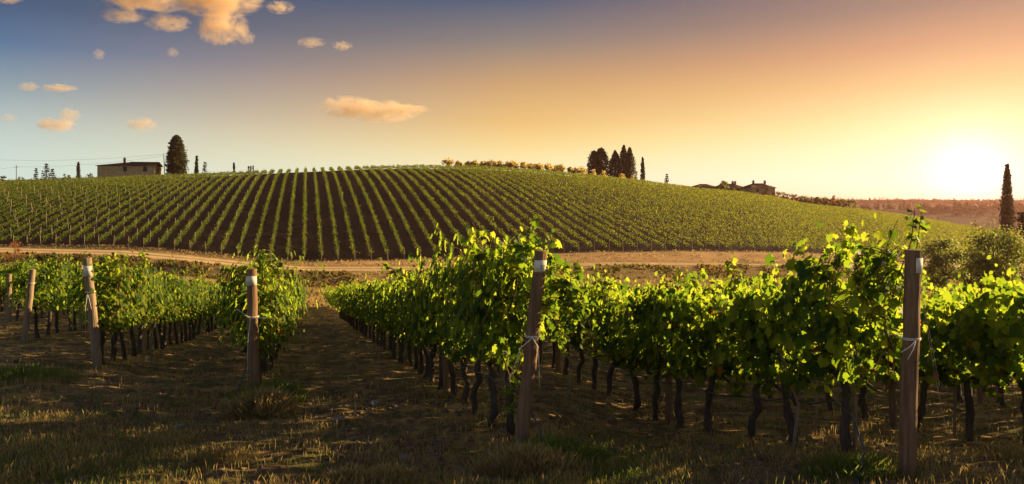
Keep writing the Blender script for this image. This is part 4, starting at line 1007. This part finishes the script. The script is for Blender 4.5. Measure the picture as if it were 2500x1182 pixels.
# ------------------------------------------------------------------ houses
def house(u0, u1, yeave, yridge, Y, depth, rot, label, seed, base_drop=3.0, wins=(), chim=(), hip_left=0.0, hip_right=0.0, name='stone_farmhouse', right_win=True, group=None):
    s = Y / F; w_ = (u1 - u0) * s; x = ((u0 + u1) / 2 - 1250) * s; ze = (HY - yeave) * s; zr = (HY - yridge) * s
    e = empty(name, (x, Y, ze - base_drop), R(rot)); h = base_drop; rh = zr - ze
    wl, wd = w_ / 2, depth / 2
    mb = MB()   # walls with gables
    V = [(-wl, -wd, -1.5), (wl, -wd, -1.5), (wl, wd, -1.5), (-wl, wd, -1.5), (-wl, -wd, h), (wl, -wd, h), (wl, wd, h), (-wl, wd, h), (-wl + hip_left, 0, h + rh - .15), (wl - hip_right, 0, h + rh - .15)]
    mb.add(V, [(0, 1, 5, 4), (1, 2, 6, 5), (2, 3, 7, 6), (3, 0, 4, 7), (5, 6, 9), (7, 4, 8)]); wall = mb.build('wall', M['masonry'], e)
    o = .55; rf = MB(); th = .16
    k = rh / wd; zo = h - k * o + .1
    ridgeL, ridgeR = (-wl + hip_left - (0 if hip_left else o), 0, h + rh + .1), (wl - hip_right + (0 if hip_right else o), 0, h + rh + .1)
    A = [(-wl - o, -wd - o, zo), (wl + o, -wd - o, zo), (wl + o, wd + o, zo), (-wl - o, wd + o, zo), ridgeL, ridgeR]
    Bv = [(a, b, c - th) for a, b, c in A]
    rf.add(A + Bv, [(0, 1, 5, 4), (2, 3, 4, 5), (3, 0, 4), (1, 2, 5), (6, 10, 11, 7), (8, 11, 10, 9), (9, 10, 6), (7, 11, 8), (0, 6, 7, 1), (1, 7, 8, 2), (2, 8, 9, 3), (3, 9, 6, 0)])
    # ridge tiles
    rf.tube([ridgeL, ridgeR], .16, 6)
    for t in np.linspace(-wl - o, wl + o, int(w_ / .8)):   # rows of cover tiles down the front slope
        if -wl + hip_left <= t <= wl - hip_right: rf.tube([(t, -wd - o, zo + .02), (t, -.05, h + rh + .1)], .09, 5)
    roof = rf.build('roof', M['tiles'], e)
    for (t, ch) in chim:
        c = MB(); c.box((t, -.3, h + rh + ch / 2 - .3), (.75, .7, ch + .6)); c.box((t, -.3, h + rh + ch + .06), (1.05, 1.0, .14)); c.box((t, -.3, h + rh + ch + .35), (.6, .55, .4)); c.box((t, -.3, h + rh + ch + .62), (1.0, .95, .12), 0, .8)
        c.build('chimney', M['brick'], roof)
    for (t, zc, ww, hh) in wins:
        f = MB()
        for a, b, c_, d in ((t - ww / 2 - .06, zc, .12, hh + .24), (t + ww / 2 + .06, zc, .12, hh + .24)): f.box((a, -wd - .03, b), (c_, .14, d))
        f.box((t, -wd - .05, zc - hh / 2 - .07), (ww + .4, .2, .12)); f.box((t, -wd - .03, zc + hh / 2 + .07), (ww, .14, .12)); f.box((t, -wd - .03, zc), (.07, .1, hh))
        fr = f.build('window', M['shutter'], e); g = MB(); g.box((t, -wd - .02, zc), (ww, .06, hh)); g.build('pane', M['glass'], fr)
    if right_win:
        f = MB(); f.box((wl + .03, -.3, h - 1.7), (.12, 1.3, 2.2)); f.build('door', M['shutter'], e)
    tag(e, label, 'house', group); return e
house(253, 382, 405, 396.5, 288, 8.5, 9, 'long stone farmhouse with tiled roof and one chimney on the left skyline', 1, 4.6,
      [(-.4, 3.2, 1.1, 1.6), (6.9, 3.2, 1.1, 1.6)], [(-1.9, 1.1)], hip_left=10.5)
e_ = house(1818, 1882, 458, 449, 334, 9, 14, 'right far house with lit end wall and two chimneys', 2, 4.6, [(-3, 3.2, .9, 1.2), (1.5, 3.2, .9, 1.2)], [(-2.5, .9), (3.4, .9)], 3.2, 3.2, 'stone_house')
house(1744, 1812, 459, 450, 336, 9, 10, 'middle far house with tiled roof, a tree before it', 3, 4.4, [(2.5, 3.1, .9, 1.2)], [(2.0, .8), (3.2, .8)], 3.2, 3.2, 'stone_house')
house(1694, 1738, 456, 450.5, 338, 8, 10, 'low leftmost far house, only its dark roof showing over the vines', 4, 3.6, [], [], 2.4, 2.0, 'stone_house', False)

# ------------------------------------------------------------------ poles and cables
def pole(u, ytop, Y, r, label, arm=False, lean=0.0):
    b = ground_at(u, Y); h = (HY - ytop) / F * Y - b.z; e = empty('utility_pole', b)
    mb = MB(); mb.tube([(0, 0, -.4), (lean / 2, 0, h / 2), (lean, 0, h)], [r, r * .9, r * .75], 8); mb.build('pole_shaft', M['dark_wood'], e)
    if arm:
        a = MB(); a.box((lean * .9, 0, h - .9), (2.2, .14, .14)); a.build('crossarm', M['dark_wood'], e)
        for dx in (-1, 1):
            i = MB(); i.tube([(dx, 0, h - .82), (dx, 0, h - .6)], [.07, .05], 8); i.build('insulator', M['white'], e)
    else:
        i = MB(); i.tube([(lean, -.1, h - .3), (lean, -.2, h - .2)], [.06, .05], 8); i.build('insulator', M['white'], e)
    tag(e, label, 'utility pole', 'wooden utility poles'); return Vector((b.x + lean, b.y, b.z + h))
t1 = pole(402.5, 375, 286, .17, 'slim utility pole between the farmhouse and the broad cypress', False, -.45)
t2 = pole(40, 403, 320, .16, 'utility pole with a crossarm at far left', True)
def cable(p, q, sag, label, r=.03):
    mb = MB(); mb.tube([p.lerp(q, t) + Vector((0, 0, -sag * 4 * t * (1 - t))) for t in np.linspace(0, 1, 17)], r, 5); tag(mb.build('power_cable', M['cable']), label, 'cable', 'overhead power cables')
cable(t1 + Vector((0, 0, -.2)), at(-60, 388, 296), 1.4, 'upper power cable running left from the slim utility pole')
cable(t1 + Vector((0, 0, -.9)), t2 + Vector((1, 0, -.8)), 1.2, 'lower power cable between the two utility poles')
cable(t2 + Vector((-1, 0, -.8)), at(-60, 419, 330), .3, 'power cable leaving the crossarm pole to the left edge')

# ------------------------------------------------------------------ clouds
def cloud_mat(name, dens, thr, wisp, col=(1, .80, .54)):
    m, n, out = newmat(name); tco = n.new('ShaderNodeTexCoord'); oi = n.new('ShaderNodeObjectInfo')
    off = n.new('ShaderNodeCombineXYZ'); n.link(n.math('MULTIPLY', oi.outputs['Random'], 40.0), off.inputs[0]); n.link(n.math('MULTIPLY', oi.outputs['Random'], 17.0), off.inputs[2])
    va = n.new('ShaderNodeVectorMath', operation='MULTIPLY'); n.link(tco.outputs['Object'], va.inputs[0]); va.inputs[1].default_value = wisp
    vb = n.new('ShaderNodeVectorMath', operation='ADD'); n.link(va.outputs[0], vb.inputs[0]); n.link(off.outputs[0], vb.inputs[1])
    nz = n.noise(1.6, 8, .68, vb.outputs[0], .5)
    ln = n.new('ShaderNodeVectorMath', operation='LENGTH'); n.link(tco.outputs['Object'], ln.inputs[0])
    fall = n.math('SUBTRACT', 1.0, n.math('POWER', ln.outputs['Value'], 2.0))
    d = n.math('ADD', n.math('MULTIPLY', fall, .75), n.math('MULTIPLY', n.math('SUBTRACT', nz, .5), 3.6))
    d = n.math('SUBTRACT', d, thr); d = n.math('MULTIPLY', d, n.mapr(fall, 0, .25), clamp=True)
    v = n.new('ShaderNodeVolumePrincipled'); v.inputs['Color'].default_value = (*col, 1); v.inputs['Anisotropy'].default_value = .25
    n.link(n.math('MULTIPLY', d, dens), v.inputs['Density']); n.link(v.outputs[0], out.inputs['Volume']); return m
CM = [cloud_mat('thick_cloud', .016, .16, (1.6, 1, 1.1)), cloud_mat('thin_cloud', .009, .06, (2.0, 1, 1.2))]
def sphere_mesh():
    mb = MB(); V = []; a_, b_ = 12, 20
    for a in range(a_):
        for b in range(b_):
            th, ph = math.pi * (a + .5) / a_, 2 * math.pi * b / b_; V.append((math.sin(th) * math.cos(ph), math.sin(th) * math.sin(ph), math.cos(th)))
    mb.add(V, [(a * b_ + b, (a + 1) * b_ + b, (a + 1) * b_ + (b + 1) % b_, a * b_ + (b + 1) % b_) for a in range(a_ - 1) for b in range(b_)] + [tuple(range(b_)), tuple(reversed(range((a_ - 1) * b_, a_ * b_)))])
    return mb
SM = sphere_mesh(); CMesh = [SM.mesh('cloud', m) for m in CM]
for (u, y, wd, hh, k, lab) in [
    (360, -8, 230, 70, 0, 'large grey-orange cloud cut by the top edge, left half'), (530, 0, 220, 80, 0, 'bright golden cloud cut by the top edge, right half'), (542, 66, 130, 84, 0, 'ragged peach cloud hanging below the large golden one'),
    (298, 38, 110, 34, 1, 'small peach cloud low left of the large grey one'), (410, 55, 110, 42, 1, 'ragged peach wisp between the two larger clouds'), (683, 18, 74, 30, 0, 'small bright cloud at the top, alone right of the golden one'),
    (70, 212, 54, 22, 0, 'small peach cloud at left, left one of a pair'), (143, 215, 92, 18, 0, 'flat peach cloud at left, right one of a pair'), (170, 280, 58, 34, 0, 'small white cloud just above a wider white one'),
    (134, 304, 104, 34, 0, 'wide low white cloud above the firs'), (22, 288, 44, 20, 1, 'tiny peach cloud at the left edge'), (345, 304, 76, 34, 0, 'slanting pale cloud above the farmhouse'), (835, 112, 52, 22, 0, 'tiny bright cloud alone in the upper sky'),
    (850, 262, 150, 52, 1, 'yellow cloud over the hill crest, thicker left end'), (930, 272, 190, 50, 1, 'yellow cloud over the hill crest, middle and right end'), (1000, 266, 100, 22, 1, 'thin yellow wisp trailing off right over the crest'),
    (242, 132, 30, 26, 1, 'faint small pink wisp in the left sky'), (760, 104, 70, 24, 1, 'faint streak of cloud in the upper middle sky'), (602, 92, 46, 34, 1, 'faint scrap right of the ragged peach cloud'), (422, 128, 30, 24, 1, 'faint scrap below the ragged wisp'), (20, 0, 70, 18, 1, 'thin dull cloud in the top left corner')]:
    D_ = 5200; s_ = D_ / F; o = link('cloud', CMesh[k]); o.location = at(u, y, D_); o.scale = (wd / 2 * s_ * 1.12, max(wd, hh * 1.6) / 2 * s_ * .6, hh / 2 * s_ * 1.2); tag(o, lab, 'cloud', 'small evening clouds')

# ------------------------------------------------------------------ haze
m, n, out = newmat('evening_haze'); v = n.new('ShaderNodeVolumePrincipled'); v.inputs['Color'].default_value = (1, .52, .46, 1); v.inputs['Density'].default_value = .00010; v.inputs['Anisotropy'].default_value = .6
n.link(v.outputs[0], out.inputs['Volume'])
hb = MB(); hb.box((0, 0, -20), (9000, 9000, 100)); tag(hb.build('haze', m), 'thin warm evening haze filling the valley', 'haze', None, 'stuff')
